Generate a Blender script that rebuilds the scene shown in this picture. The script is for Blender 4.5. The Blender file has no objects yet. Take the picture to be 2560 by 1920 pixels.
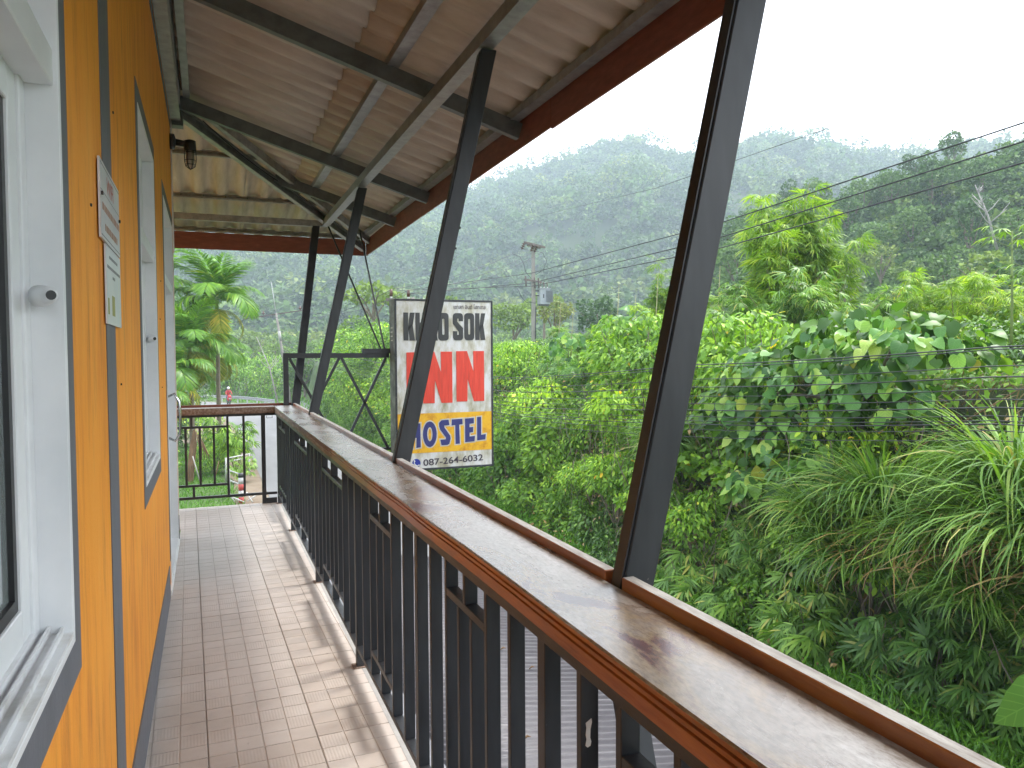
import bpy, bmesh, math, random
import numpy as np
from mathutils import Matrix, Vector, noise

random.seed(7)
RNG = np.random.default_rng(7)
SC = bpy.context.scene
COL = SC.collection
rad = math.radians

# ------------------------------------------------------------------ camera
def setup_camera():
    yaw, pitch, roll = rad(21.63), rad(2.12), rad(-0.36)
    fwd = Vector((math.sin(yaw)*math.cos(pitch), math.cos(yaw)*math.cos(pitch), -math.sin(pitch)))
    right = Vector((math.cos(yaw), -math.sin(yaw), 0))
    up = right.cross(fwd)
    r2 = right*math.cos(roll) + up*math.sin(roll)
    u2 = up*math.cos(roll) - right*math.sin(roll)
    cd = bpy.data.cameras.new('camera')
    cd.sensor_width = 36.0
    cd.lens = 1915.0/2560.0*36.0
    cd.clip_start = 0.05
    cd.clip_end = 4000
    cam = bpy.data.objects.new('camera', cd)
    m = Matrix.Identity(4)
    for i in range(3):
        m[i][0] = r2[i]; m[i][1] = u2[i]; m[i][2] = -fwd[i]
    m[0][3], m[1][3], m[2][3] = 0, 0, 1.5
    cam.matrix_world = m
    COL.objects.link(cam)
    SC.camera = cam
setup_camera()

# ------------------------------------------------------------------ light
SUN_EL, SUN_AZ = rad(58), rad(75)      # azimuth clockwise from +Y
def setup_world():
    w = bpy.data.worlds.new('World'); SC.world = w; w.use_nodes = True
    nt = w.node_tree; nt.nodes.clear()
    out = nt.nodes.new('ShaderNodeOutputWorld'); bg = nt.nodes.new('ShaderNodeBackground')
    sky = nt.nodes.new('ShaderNodeTexSky'); sky.sky_type = 'NISHITA'; sky.sun_disc = False
    sky.sun_elevation = SUN_EL; sky.sun_rotation = SUN_AZ
    sky.air_density = 1.0; sky.dust_density = 6.0; sky.ozone_density = 1.0; sky.altitude = 50
    hs = nt.nodes.new('ShaderNodeHueSaturation'); hs.inputs['Saturation'].default_value = 0.22
    # overcast: even out the blue zenith towards a uniform cloud sheet
    mx = nt.nodes.new('ShaderNodeMix'); mx.data_type = 'RGBA'; mx.inputs[0].default_value = 0.6
    mx.inputs[7].default_value = (10.2, 10.8, 11.6, 1)
    nt.links.new(sky.outputs[0], hs.inputs['Color']); nt.links.new(hs.outputs[0], mx.inputs[6])
    nt.links.new(mx.outputs[2], bg.inputs[0]); bg.inputs[1].default_value = 0.15
    nt.links.new(bg.outputs[0], out.inputs[0])
    sd = bpy.data.lights.new('sun', 'SUN'); sd.energy = 1.5; sd.angle = rad(12); sd.color = (1, .96, .9)
    so = bpy.data.objects.new('sun', sd)
    d = Vector((math.sin(SUN_AZ)*math.cos(SUN_EL), math.cos(SUN_AZ)*math.cos(SUN_EL), math.sin(SUN_EL)))
    so.rotation_euler = d.to_track_quat('Z', 'Y').to_euler()
    COL.objects.link(so)
setup_world()
SC.view_settings.view_transform = 'Standard'
SC.view_settings.look = 'None'
SC.view_settings.gamma = 1
SC.view_settings.exposure = 1.45
SC.view_settings.use_curve_mapping = False
SC.cycles.use_denoising = True
SC.cycles.denoiser = 'OPENIMAGEDENOISE'
SC.cycles.max_bounces = 8
SC.cycles.diffuse_bounces = 5
SC.cycles.glossy_bounces = 3
SC.cycles.transmission_bounces = 4
SC.cycles.volume_bounces = 1
SC.cycles.use_adaptive_sampling = False

# ------------------------------------------------------------------ materials
MATS = {}
def new_mat(name):
    m = bpy.data.materials.new(name); m.use_nodes = True
    nt = m.node_tree
    for n in list(nt.nodes):
        if n.type != 'OUTPUT_MATERIAL': nt.nodes.remove(n)
    out = [n for n in nt.nodes if n.type == 'OUTPUT_MATERIAL'][0]
    MATS[name] = m
    return m, nt, out

def N(nt, t, **kw):
    n = nt.nodes.new(t)
    for k, v in kw.items():
        if k.startswith('i_'):
            key = k[2:]
            key = int(key) if key.isdigit() else key.replace('_', ' ')
            n.inputs[key].default_value = v
        else: setattr(n, k, v)
    return n
def L(nt, a, b): nt.links.new(a, b)

def c4(c): return (c[0], c[1], c[2], 1.0)
def ramp(nt, fac, stops, interp='LINEAR'):
    r = nt.nodes.new('ShaderNodeValToRGB'); r.color_ramp.interpolation = interp
    e = r.color_ramp.elements
    while len(e) > 1: e.remove(e[-1])
    e[0].position = stops[0][0]; e[0].color = c4(stops[0][1])
    for p, c in stops[1:]:
        x = e.new(p); x.color = c4(c)
    if fac is not None: L(nt, fac, r.inputs[0])
    return r

def pm(name, stops, scale=5, stretch=(1, 1, 1), rough=.6, metal=0, bump=.0, bscale=None, detail=6, rrange=None,
       spec=.5, coat=0, coords='Object', distortion=0.0, bdist=.01):
    """principled material with a noise-driven colour ramp, roughness variation and bump"""
    m, nt, out = new_mat(name)
    b = N(nt, 'ShaderNodeBsdfPrincipled'); L(nt, b.outputs[0], out.inputs[0])
    tc = N(nt, 'ShaderNodeTexCoord'); mp = N(nt, 'ShaderNodeMapping'); mp.inputs['Scale'].default_value = stretch
    L(nt, tc.outputs[coords], mp.inputs[0])
    nz = N(nt, 'ShaderNodeTexNoise', i_Scale=scale, i_Detail=detail, i_Roughness=.62, i_Distortion=distortion)
    L(nt, mp.outputs[0], nz.inputs['Vector'])
    if not isinstance(stops[0], (tuple, list)): stops = [(0, stops)]
    r = ramp(nt, nz.outputs[0], stops); L(nt, r.outputs[0], b.inputs['Base Color'])
    b.inputs['Roughness'].default_value = rough; b.inputs['Metallic'].default_value = metal
    b.inputs['Specular IOR Level'].default_value = spec
    if coat: b.inputs['Coat Weight'].default_value = coat; b.inputs['Coat Roughness'].default_value = .15
    if rrange:
        mr = N(nt, 'ShaderNodeMapRange'); mr.inputs[3].default_value = rrange[0]; mr.inputs[4].default_value = rrange[1]
        mr.inputs[1].default_value = .3; mr.inputs[2].default_value = .7
        L(nt, nz.outputs[0], mr.inputs[0]); L(nt, mr.outputs[0], b.inputs['Roughness'])
    if bump:
        n2 = N(nt, 'ShaderNodeTexNoise', i_Scale=bscale or scale*6, i_Detail=4)
        L(nt, mp.outputs[0], n2.inputs['Vector'])
        bp = N(nt, 'ShaderNodeBump', i_Strength=bump, i_Distance=bdist)
        L(nt, n2.outputs[0], bp.inputs['Height']); L(nt, bp.outputs[0], b.inputs['Normal'])
    return m

def leafmat(name, stops, trans=.35, rough=.5, tcol=(1.15, 1.2, .5)):
    m, nt, out = new_mat(name)
    g = N(nt, 'ShaderNodeNewGeometry')
    r = ramp(nt, g.outputs['Random Per Island'], stops)
    b = N(nt, 'ShaderNodeBsdfPrincipled', i_Roughness=rough)
    b.inputs['Specular IOR Level'].default_value = .35
    oi = N(nt, 'ShaderNodeObjectInfo'); ro = ramp(nt, oi.outputs['Random'], [(0, (.85, .85, .75)), (.35, (1.15, 1.08, .9)), (.7, (1.4, 1.25, 1)), (1, (1.85, 1.5, 1.05))])
    rv = N(nt, 'ShaderNodeMix', data_type='RGBA', blend_type='MULTIPLY'); rv.inputs[0].default_value = 1
    L(nt, r.outputs[0], rv.inputs[6]); L(nt, ro.outputs[0], rv.inputs[7])
    L(nt, rv.outputs[2], b.inputs['Base Color'])
    t = N(nt, 'ShaderNodeBsdfTranslucent')
    mc = N(nt, 'ShaderNodeMix', data_type='RGBA', blend_type='MULTIPLY'); mc.inputs[0].default_value = 1
    mc.inputs[7].default_value = c4(tcol); L(nt, rv.outputs[2], mc.inputs[6]); L(nt, mc.outputs[2], t.inputs[0])
    mx = N(nt, 'ShaderNodeMixShader'); mx.inputs[0].default_value = trans
    L(nt, b.outputs[0], mx.inputs[1]); L(nt, t.outputs[0], mx.inputs[2]); L(nt, mx.outputs[0], out.inputs[0])
    return m

# ------------------------------------------------------------------ object helpers
def tag(o, label=None, cat=None, group=None, kind=None):
    if label: o['label'] = label
    if cat: o['category'] = cat
    if group: o['group'] = group
    if kind: o['kind'] = kind
    return o
def empty(name, label, cat, loc=(0, 0, 0), rz=0, group=None):
    o = bpy.data.objects.new(name, None); COL.objects.link(o)
    o.location = loc; o.rotation_euler = (0, 0, rz); o.empty_display_size = .2
    return tag(o, label, cat, group)
def link(name, me, mat=None, parent=None):
    o = bpy.data.objects.new(name, me); COL.objects.link(o)
    if mat is not None and len(me.materials) == 0:
        me.materials.append(mat if not isinstance(mat, str) else MATS[mat])
    if parent is not None: o.parent = parent
    return o
def bm_done(name, bm, mat, parent=None, smooth=False, bevel=0):
    if bevel:
        bmesh.ops.bevel(bm, geom=list(bm.edges), offset=bevel, segments=1, affect='EDGES', profile=.5)
    bmesh.ops.recalc_face_normals(bm, faces=bm.faces)
    if smooth:
        for f in bm.faces: f.smooth = True
    me = bpy.data.meshes.new(name); bm.to_mesh(me); bm.free()
    return link(name, me, mat, parent)
def box(bm, x0, x1, y0, y1, z0, z1):
    v = [bm.verts.new((x, y, z)) for x in (x0, x1) for y in (y0, y1) for z in (z0, z1)]
    for f in ((0, 1, 3, 2), (4, 6, 7, 5), (0, 4, 5, 1), (2, 3, 7, 6), (0, 2, 6, 4), (1, 5, 7, 3)):
        bm.faces.new([v[i] for i in f])
def B(name, mat, parent, *r, bevel=0):
    bm = bmesh.new()
    for q in (r if isinstance(r[0], (tuple, list)) else (r,)): box(bm, *q)
    return bm_done(name, bm, mat, parent, bevel=bevel)
def beam(bm, p0, p1, w, h, up=(0, 0, 1)):
    """box from p0 to p1 (centre line), w across, h along up"""
    p0, p1 = Vector(p0), Vector(p1); d = (p1-p0).normalized(); up = Vector(up)
    s = d.cross(up).normalized(); u = s.cross(d).normalized()
    vs = []
    for p in (p0, p1):
        for a, b in ((-1, -1), (1, -1), (1, 1), (-1, 1)):
            vs.append(bm.verts.new(p + s*(a*w/2) + u*(b*h/2)))
    for f in ((3, 2, 1, 0), (4, 5, 6, 7), (0, 1, 5, 4), (1, 2, 6, 5), (2, 3, 7, 6), (3, 0, 4, 7)):
        bm.faces.new([vs[i] for i in f])
def BM(name, mat, parent, p0, p1, w, h, up=(0, 0, 1), bevel=0):
    bm = bmesh.new(); beam(bm, p0, p1, w, h, up); return bm_done(name, bm, mat, parent, bevel=bevel)
def channel(bm, p0, p1, w, h, side=1, t=.004, up=(0, 0, 1)):
    """C purlin: web on one side, flanges top and bottom with lips"""
    p0, p1 = Vector(p0), Vector(p1); d = (p1-p0).normalized(); up = Vector(up)
    s = d.cross(up).normalized()*side; u = up
    s0 = d.cross(up).normalized(); u = s0.cross(d).normalized()
    def sub(a0, a1, b0, b1):
        c = s*((a0+a1)/2) + u*((b0+b1)/2)
        beam(bm, p0+c, p1+c, abs(a1-a0), abs(b1-b0), up)
    sub(-w/2, -w/2+t, -h/2, h/2)
    sub(-w/2+t, w/2, -h/2, -h/2+t); sub(-w/2+t, w/2, h/2-t, h/2)
    sub(w/2-t, w/2, -h/2+t, -h/2+.018); sub(w/2-t, w/2, h/2-.018, h/2-t)
def tube(bm, pts, r, seg=6, cap=True):
    pts = [Vector(p) for p in pts]; rs = r if isinstance(r, (list, tuple)) else [r]*len(pts)
    rings = []; prev = None
    for i, p in enumerate(pts):
        a = pts[max(i-1, 0)]; b = pts[min(i+1, len(pts)-1)]; d = (b-a).normalized()
        if prev is None:
            s = d.cross(Vector((0, 0, 1)) if abs(d.z) < .95 else Vector((1, 0, 0))).normalized()
        else:
            s = (prev - d*prev.dot(d)).normalized()
        prev = s; u = s.cross(d)
        rings.append([bm.verts.new(p + (s*math.cos(2*math.pi*k/seg) + u*math.sin(2*math.pi*k/seg))*rs[i]) for k in range(seg)])
    for a, b in zip(rings[:-1], rings[1:]):
        for k in range(seg):
            bm.faces.new((a[k], a[(k+1) % seg], b[(k+1) % seg], b[k]))
    if cap and seg > 2:
        bm.faces.new(rings[0][::-1]); bm.faces.new(rings[-1])
def T(name, mat, parent, pts, r, seg=6, smooth=True):
    bm = bmesh.new(); tube(bm, pts, r, seg); return bm_done(name, bm, mat, parent, smooth=smooth)
def copy_tree(o, parent=None):
    c = o.copy(); COL.objects.link(c)
    if parent is not None: c.parent = parent
    for ch in list(o.children): copy_tree(ch, c)
    return c
def sag(p0, p1, s, n=16):
    p0, p1 = Vector(p0), Vector(p1); out = []
    for i in range(n+1):
        t = i/n; p = p0.lerp(p1, t); p.z -= 4*s*t*(1-t); out.append(p)
    return out
def prism(bm, pts, y0, y1):
    """polygon in XZ extruded from y0 to y1 (counter-clockwise seen from -Y)"""
    a = [bm.verts.new((x, y0, z)) for x, z in pts]; b = [bm.verts.new((x, y1, z)) for x, z in pts]
    n = len(pts)
    bm.faces.new(a); bm.faces.new(b[::-1])
    for i in range(n): bm.faces.new((a[i], b[i], b[(i+1) % n], a[(i+1) % n]))

# ------------------------------------------------------------------ material library
O1 = (.90, .335, .022)
def orange_mat():
    m, nt, out = new_mat('orange_paint')
    b = N(nt, 'ShaderNodeBsdfPrincipled', i_Roughness=.62); L(nt, b.outputs[0], out.inputs[0])
    tc = N(nt, 'ShaderNodeTexCoord'); mp = N(nt, 'ShaderNodeMapping'); mp.inputs['Scale'].default_value = (1, 4, .8)
    L(nt, tc.outputs['Object'], mp.inputs[0])
    n1 = N(nt, 'ShaderNodeTexNoise', i_Scale=2.2, i_Detail=7, i_Roughness=.6, i_Distortion=.4); L(nt, mp.outputs[0], n1.inputs[0])
    r1 = ramp(nt, n1.outputs[0], [(.25, (.74, .24, .016)), (.48, O1), (.75, (.92, .39, .05))])
    mp2 = N(nt, 'ShaderNodeMapping'); mp2.inputs['Scale'].default_value = (1, 3, .5); L(nt, tc.outputs['Object'], mp2.inputs[0])
    n2 = N(nt, 'ShaderNodeTexNoise', i_Scale=5, i_Detail=9, i_Roughness=.7); L(nt, mp2.outputs[0], n2.inputs[0])
    r2 = ramp(nt, n2.outputs[0], [(.30, (.45, .38, .32)), (.40, (.8, .76, .72)), (.50, (1, 1, 1)), (1, (1, 1, 1))])
    mx = N(nt, 'ShaderNodeMix', data_type='RGBA', blend_type='MULTIPLY'); mx.inputs[0].default_value = .7
    L(nt, r1.outputs[0], mx.inputs[6]); L(nt, r2.outputs[0], mx.inputs[7]); L(nt, mx.outputs[2], b.inputs['Base Color'])
    n3 = N(nt, 'ShaderNodeTexNoise', i_Scale=90, i_Detail=3); L(nt, tc.outputs['Object'], n3.inputs[0])
    bp = N(nt, 'ShaderNodeBump', i_Strength=.25, i_Distance=.004); L(nt, n3.outputs[0], bp.inputs['Height']); L(nt, bp.outputs[0], b.inputs['Normal'])
orange_mat()
pm('grey_paint', [(.3, (.115, .12, .14)), (.7, (.15, .155, .18))], 6, (1, 3, 1), rough=.6, bump=.15, bscale=80)
pm('white_pvc', [(.35, (.70, .72, .74)), (.6, (.80, .81, .82))], 3, rough=.35, rrange=(.28, .45))
pm('white_stained', [(.3, (.55, .54, .51)), (.5, (.74, .75, .76))], 9, (1, 1, 1), rough=.4)
pm('black_gasket', (.012, .012, .014), rough=.4)
pm('chrome', [(.3, (.6, .6, .6)), (.7, (.75, .75, .75))], 5, rough=.15, metal=1)
pm('black_steel', [(.3, (.014, .0155, .019)), (.62, (.024, .026, .030)), (.8, (.045, .046, .05))], 7, (1, 1, 6), rough=.42, rrange=(.3, .5), bump=.06, bscale=60)
def chipped_steel(name='chipped_steel', dark=(.010, .012, .016), light=(.026, .030, .037), thr=.725, chip=(.5, .52, .5)):
    m, nt, out = new_mat(name)
    b = N(nt, 'ShaderNodeBsdfPrincipled', i_Roughness=.4); L(nt, b.outputs[0], out.inputs[0])
    tc = N(nt, 'ShaderNodeTexCoord'); mp = N(nt, 'ShaderNodeMapping'); mp.inputs['Scale'].default_value = (1, 1, .18)
    L(nt, tc.outputs['Object'], mp.inputs[0])
    n1 = N(nt, 'ShaderNodeTexNoise', i_Scale=22, i_Detail=5); L(nt, mp.outputs[0], n1.inputs[0])
    r1 = ramp(nt, n1.outputs[0], [(.3, dark), (.7, light)])
    n2 = N(nt, 'ShaderNodeTexNoise', i_Scale=26, i_Detail=4, i_Roughness=.7); L(nt, tc.outputs['Object'], n2.inputs[0])
    r2 = ramp(nt, n2.outputs[0], [(thr, (0, 0, 0)), (thr+.012, (1, 1, 1))])
    mx = N(nt, 'ShaderNodeMix', data_type='RGBA'); mx.inputs[7].default_value = c4(chip)
    L(nt, r2.outputs[0], mx.inputs[0]); L(nt, r1.outputs[0], mx.inputs[6]); L(nt, mx.outputs[2], b.inputs['Base Color'])
    return m
chipped_steel()
pm('galvanised', [(.3, (.20, .20, .195)), (.5, (.30, .30, .29)), (.75, (.42, .42, .41))], 14, (1, 1, 1), rough=.45, metal=.55, rrange=(.35, .55))
pm('galvanised_dull', [(.3, (.10, .11, .11)), (.6, (.16, .17, .17))], 10, rough=.5, metal=.5)
pm('fibre_cement', [(.22, (.38, .315, .25)), (.5, (.50, .425, .345)), (.68, (.56, .485, .40)), (.80, (.66, .60, .54))], 3.5, (1, 5, 1), rough=.85, bump=.15, bscale=60, detail=8)
pm('fibre_cement_end', [(.22, (.38, .315, .25)), (.5, (.50, .425, .345)), (.68, (.56, .485, .40)), (.80, (.66, .60, .54))], 3.5, (5, .8, 1), rough=.85, bump=.15, bscale=60, detail=8)
chipped_steel('post_steel', (.017, .019, .023), (.036, .039, .044), .715, (.16, .15, .14))
pm('fascia_board', [(.3, (.15, .042, .024)), (.6, (.21, .060, .036)), (.8, (.26, .09, .06))], 9, (1, 1, 4), rough=.6, bump=.1)
def floor_mat():
    m, nt, out = new_mat('floor_tile')
    b = N(nt, 'ShaderNodeBsdfPrincipled'); L(nt, b.outputs[0], out.inputs[0])
    g = N(nt, 'ShaderNodeNewGeometry')
    n1 = N(nt, 'ShaderNodeTexNoise', i_Scale=2.5, i_Detail=9, i_Roughness=.65); L(nt, g.outputs['Position'], n1.inputs[0])
    r1 = ramp(nt, n1.outputs[0], [(.25, (.42, .36, .315)), (.5, (.51, .45, .405)), (.72, (.58, .53, .49))])
    oi = N(nt, 'ShaderNodeObjectInfo'); r3 = ramp(nt, oi.outputs['Random'], [(0, (.9, .88, .86)), (1, (1, 1, 1))])
    mx = N(nt, 'ShaderNodeMix', data_type='RGBA', blend_type='MULTIPLY'); mx.inputs[0].default_value = 1
    L(nt, r1.outputs[0], mx.inputs[6]); L(nt, r3.outputs[0], mx.inputs[7])
    # small dark stains
    n2 = N(nt, 'ShaderNodeTexNoise', i_Scale=14, i_Detail=6, i_Roughness=.7); L(nt, g.outputs['Position'], n2.inputs[0])
    r2 = ramp(nt, n2.outputs[0], [(.24, (.45, .4, .36)), (.34, (1, 1, 1)), (1, (1, 1, 1))])
    mx2 = N(nt, 'ShaderNodeMix', data_type='RGBA', blend_type='MULTIPLY'); mx2.inputs[0].default_value = 1
    L(nt, mx.outputs[2], mx2.inputs[6]); L(nt, r2.outputs[0], mx2.inputs[7]); L(nt, mx2.outputs[2], b.inputs['Base Color'])
    mr = N(nt, 'ShaderNodeMapRange'); mr.inputs[3].default_value = .38; mr.inputs[4].default_value = .55; L(nt, n1.outputs[0], mr.inputs[0]); L(nt, mr.outputs[0], b.inputs['Roughness'])
    # hatched relief on some of the small squares of each tile
    tc = N(nt, 'ShaderNodeTexCoord'); sn = N(nt, 'ShaderNodeVectorMath', operation='SNAP'); sn.inputs[1].default_value = (.1005, .105, 1)
    L(nt, tc.outputs['Object'], sn.inputs[0])
    ad = N(nt, 'ShaderNodeVectorMath', operation='ADD'); L(nt, sn.outputs[0], ad.inputs[0]); L(nt, oi.outputs['Random'], ad.inputs[1])
    wn = N(nt, 'ShaderNodeTexWhiteNoise', noise_dimensions='3D'); L(nt, ad.outputs[0], wn.inputs[0])
    gt = N(nt, 'ShaderNodeMath', operation='GREATER_THAN', i_1=.72); L(nt, wn.outputs[0], gt.inputs[0])
    wv = N(nt, 'ShaderNodeTexWave', i_Scale=26, i_Distortion=0); wv.bands_direction = 'X'; L(nt, tc.outputs['Object'], wv.inputs[0])
    ml = N(nt, 'ShaderNodeMath', operation='MULTIPLY'); L(nt, wv.outputs[1], ml.inputs[0]); L(nt, gt.outputs[0], ml.inputs[1])
    n4 = N(nt, 'ShaderNodeTexNoise', i_Scale=120, i_Detail=3); L(nt, tc.outputs['Object'], n4.inputs[0])
    sm = N(nt, 'ShaderNodeMath', operation='MULTIPLY_ADD', i_1=.5); L(nt, n4.outputs[0], sm.inputs[0]); L(nt, ml.outputs[0], sm.inputs[2])
    bp = N(nt, 'ShaderNodeBump', i_Strength=.4, i_Distance=.0012); L(nt, sm.outputs[0], bp.inputs['Height']); L(nt, bp.outputs[0], b.inputs['Normal'])
floor_mat()
pm('grout', [(.3, (.24, .21, .19)), (.7, (.33, .30, .27))], 20, rough=.9)
pm('concrete', [(.3, (.26, .25, .24)), (.7, (.38, .37, .35))], 6, rough=.85, bump=.2)
def cap_top():
    m, nt, out = new_mat('weathered_varnish')
    b = N(nt, 'ShaderNodeBsdfPrincipled'); L(nt, b.outputs[0], out.inputs[0])
    tc = N(nt, 'ShaderNodeTexCoord')
    mp = N(nt, 'ShaderNodeMapping'); mp.inputs['Scale'].default_value = (2.2, 1, 1); L(nt, tc.outputs['Object'], mp.inputs[0])
    n1 = N(nt, 'ShaderNodeTexNoise', i_Scale=1.9, i_Detail=8, i_Roughness=.62, i_Distortion=.8); L(nt, mp.outputs[0], n1.inputs[0])
    big = ramp(nt, n1.outputs[0], [(.30, (.055, .010, .012)), (.38, (.12, .035, .03)), (.42, (.30, .21, .12)), (.47, (.26, .20, .155)), (.56, (.36, .315, .275)), (.68, (.50, .475, .46))])
    mp2 = N(nt, 'ShaderNodeMapping'); mp2.inputs['Scale'].default_value = (5, 1.5, 1); L(nt, tc.outputs['Object'], mp2.inputs[0])
    n2 = N(nt, 'ShaderNodeTexNoise', i_Scale=26, i_Detail=7, i_Roughness=.75); L(nt, mp2.outputs[0], n2.inputs[0])
    fine = ramp(nt, n2.outputs[0], [(.31, (.36, .29, .23)), (.43, (.70, .65, .59)), (.52, (1, .98, .96)), (.63, (1.25, 1.26, 1.32))])
    mx = N(nt, 'ShaderNodeMix', data_type='RGBA', blend_type='MULTIPLY'); mx.inputs[0].default_value = .85
    L(nt, big.outputs[0], mx.inputs[6]); L(nt, fine.outputs[0], mx.inputs[7]); L(nt, mx.outputs[2], b.inputs['Base Color'])
    mr = N(nt, 'ShaderNodeMapRange'); mr.inputs[1].default_value = .3; mr.inputs[2].default_value = .65; mr.inputs[3].default_value = .16; mr.inputs[4].default_value = .36
    b.inputs['Coat Weight'].default_value = .5; b.inputs['Coat Roughness'].default_value = .22
    L(nt, n1.outputs[0], mr.inputs[0]); L(nt, mr.outputs[0], b.inputs['Roughness'])
    bp = N(nt, 'ShaderNodeBump', i_Strength=.22, i_Distance=.003); L(nt, n2.outputs[0], bp.inputs['Height']); L(nt, bp.outputs[0], b.inputs['Normal'])
cap_top()
pm('varnished_wood', [(.25, (.14, .032, .010)), (.45, (.30, .080, .016)), (.7, (.44, .15, .03))], 5, (14, .7, 5), rough=.35, coat=.3, bump=.1, detail=8)
pm('worn_wood', [(.3, (.13, .07, .045)), (.5, (.22, .15, .11)), (.7, (.34, .28, .23))], 7, (8, .8, 8), rough=.7, bump=.3, detail=8)
pm('ledge_top', [(.3, (.25, .21, .18)), (.55, (.45, .42, .38)), (.75, (.55, .52, .48))], 12, (5, 1, 1), rough=.7, bump=.2)
pm('roof_metal', [(.3, (.15, .14, .155)), (.6, (.21, .20, .215)), (.8, (.28, .27, .28))], 4, (1, 4, 1), rough=.45, rrange=(.35, .6))
pm('slab_edge_steel', [(.3, (.17, .18, .20)), (.6, (.28, .29, .32)), (.8, (.45, .46, .48))], 5, rough=.5)
pm('sign_white', [(.30, (.30, .27, .16)), (.44, (.52, .50, .40)), (.58, (.70, .70, .68)), (.8, (.74, .74, .75))], 4.5, (2.2, 1, .9), rough=.5, detail=10)
pm('sign_red', [(.3, (.55, .045, .02)), (.5, (.74, .05, .022)), (.75, (.82, .09, .05))], 6, (6, 1, .6), rough=.45, detail=8)
pm('sign_dark', [(.35, (.028, .030, .030)), (.7, (.05, .052, .05))], 8, rough=.5)
pm('sign_yellow', [(.3, (.55, .22, .01)), (.5, (.80, .43, .01)), (.7, (.86, .52, .02))], 11, rough=.45, detail=9)
pm('sign_blue', [(.35, (.022, .028, .15)), (.7, (.04, .045, .20))], 8, rough=.45)
pm('sign_outline', [(.35, (.5, .47, .36)), (.7, (.68, .67, .62))], 12, rough=.5)
pm('sign_phone_grey', (.06, .05, .065), rough=.5)
pm('sign_blue_bright', (.02, .035, .30), rough=.4)
pm('sign_frame', [(.3, (.018, .02, .024)), (.6, (.04, .045, .05)), (.75, (.16, .16, .14))], 12, (1, 1, 2), rough=.55)
pm('sign_side', [(.3, (.06, .065, .06)), (.5, (.13, .14, .13)), (.7, (.26, .27, .25)), (.8, (.10, .07, .05))], 6, (1, 1, 1.5), rough=.6, detail=9)
pm('paper_white', [(.4, (.62, .64, .68)), (.7, (.72, .73, .75))], 4, rough=.3)
pm('red_ink', (.55, .12, .08), rough=.5)
pm('grey_ink', (.25, .25, .27), rough=.5)
pm('brown_ink', (.42, .24, .18), rough=.5)
pm('olive_ink', (.34, .33, .10), rough=.5)
pm('screw', (.03, .02, .015), rough=.5)
pm('road_concrete', [(.3, (.105, .105, .108)), (.5, (.135, .135, .138)), (.7, (.165, .165, .17))], .5, (1, .25, 1), rough=.8, detail=9, coords='Object')
pm('dirt', [(.3, (.12, .085, .055)), (.6, (.17, .13, .09)), (.8, (.21, .175, .135))], 1.2, rough=.95, detail=9)
def ground_mat():
    m, nt, out = new_mat('ground')
    b = N(nt, 'ShaderNodeBsdfPrincipled', i_Roughness=.95); L(nt, b.outputs[0], out.inputs[0])
    g = N(nt, 'ShaderNodeNewGeometry')
    n1 = N(nt, 'ShaderNodeTexNoise', i_Scale=.5, i_Detail=10, i_Roughness=.7); L(nt, g.outputs['Position'], n1.inputs[0])
    r1 = ramp(nt, n1.outputs[0], [(.28, (.035, .03, .018)), (.42, (.035, .06, .015)), (.55, (.055, .10, .02)), (.75, (.09, .15, .03))])
    L(nt, r1.outputs[0], b.inputs['Base Color'])
ground_mat()
pm('hill_soil', [(.3, (.02, .035, .012)), (.6, (.04, .06, .018))], .05, rough=1)
pm('bark', [(.3, (.10, .075, .05)), (.6, (.20, .165, .125)), (.8, (.30, .27, .22))], 6, (1, 1, .4), rough=.9, bump=.4)
pm('pale_bark', [(.3, (.34, .31, .26)), (.6, (.52, .49, .44))], 5, rough=.8)
pm('dead_white_wood', [(.3, (.24, .22, .20)), (.6, (.38, .36, .34))], 5, rough=.8)
pm('palm_trunk', [(.3, (.12, .095, .07)), (.6, (.20, .165, .125))], 3, (.3, .3, 9), rough=.85)
pm('palm_sheath', [(.3, (.13, .22, .04)), (.7, (.30, .38, .09))], 3, rough=.5)
pm('bamboo_culm', [(.3, (.16, .17, .055)), (.6, (.28, .26, .12)), (.8, (.34, .29, .16))], 2, (1, 1, .5), rough=.5)
pm('green_stem', [(.3, (.09, .14, .03)), (.7, (.17, .23, .06))], 5, rough=.6)
pm('stump_wood', [(.3, (.08, .045, .02)), (.6, (.17, .10, .05)), (.8, (.24, .16, .09))], 5, (2, 2, .5), rough=.9, bump=.4)
pm('pole_concrete', [(.3, (.16, .15, .13)), (.6, (.25, .235, .215))], 3, (1, 1, .3), rough=.85)
pm('crossarm', [(.3, (.07, .055, .05)), (.6, (.13, .11, .10))], 4, rough=.85)
pm('insulator_brown', (.07, .025, .015), rough=.3)
pm('insulator_white', (.6, .6, .6), rough=.35)
pm('transformer_grey', [(.3, (.24, .26, .29)), (.7, (.32, .34, .37))], 3, rough=.45)
pm('cable_black', (.018, .018, .022), rough=.5)
pm('white_rail', [(.3, (.28, .27, .26)), (.6, (.42, .42, .41))], 6, rough=.6)
pm('red_band', (.34, .045, .04), rough=.6)
pm('galv_guard', [(.3, (.34, .35, .36)), (.6, (.46, .47, .48))], 4, rough=.5, metal=.3)
pm('motor_red', (.45, .012, .016), rough=.35)
pm('tyre', (.015, .015, .015), rough=.8)
pm('helmet_white', (.65, .65, .66), rough=.3)
pm('skin', (.32, .18, .12), rough=.6)
pm('jeans', (.05, .06, .10), rough=.9)
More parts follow.
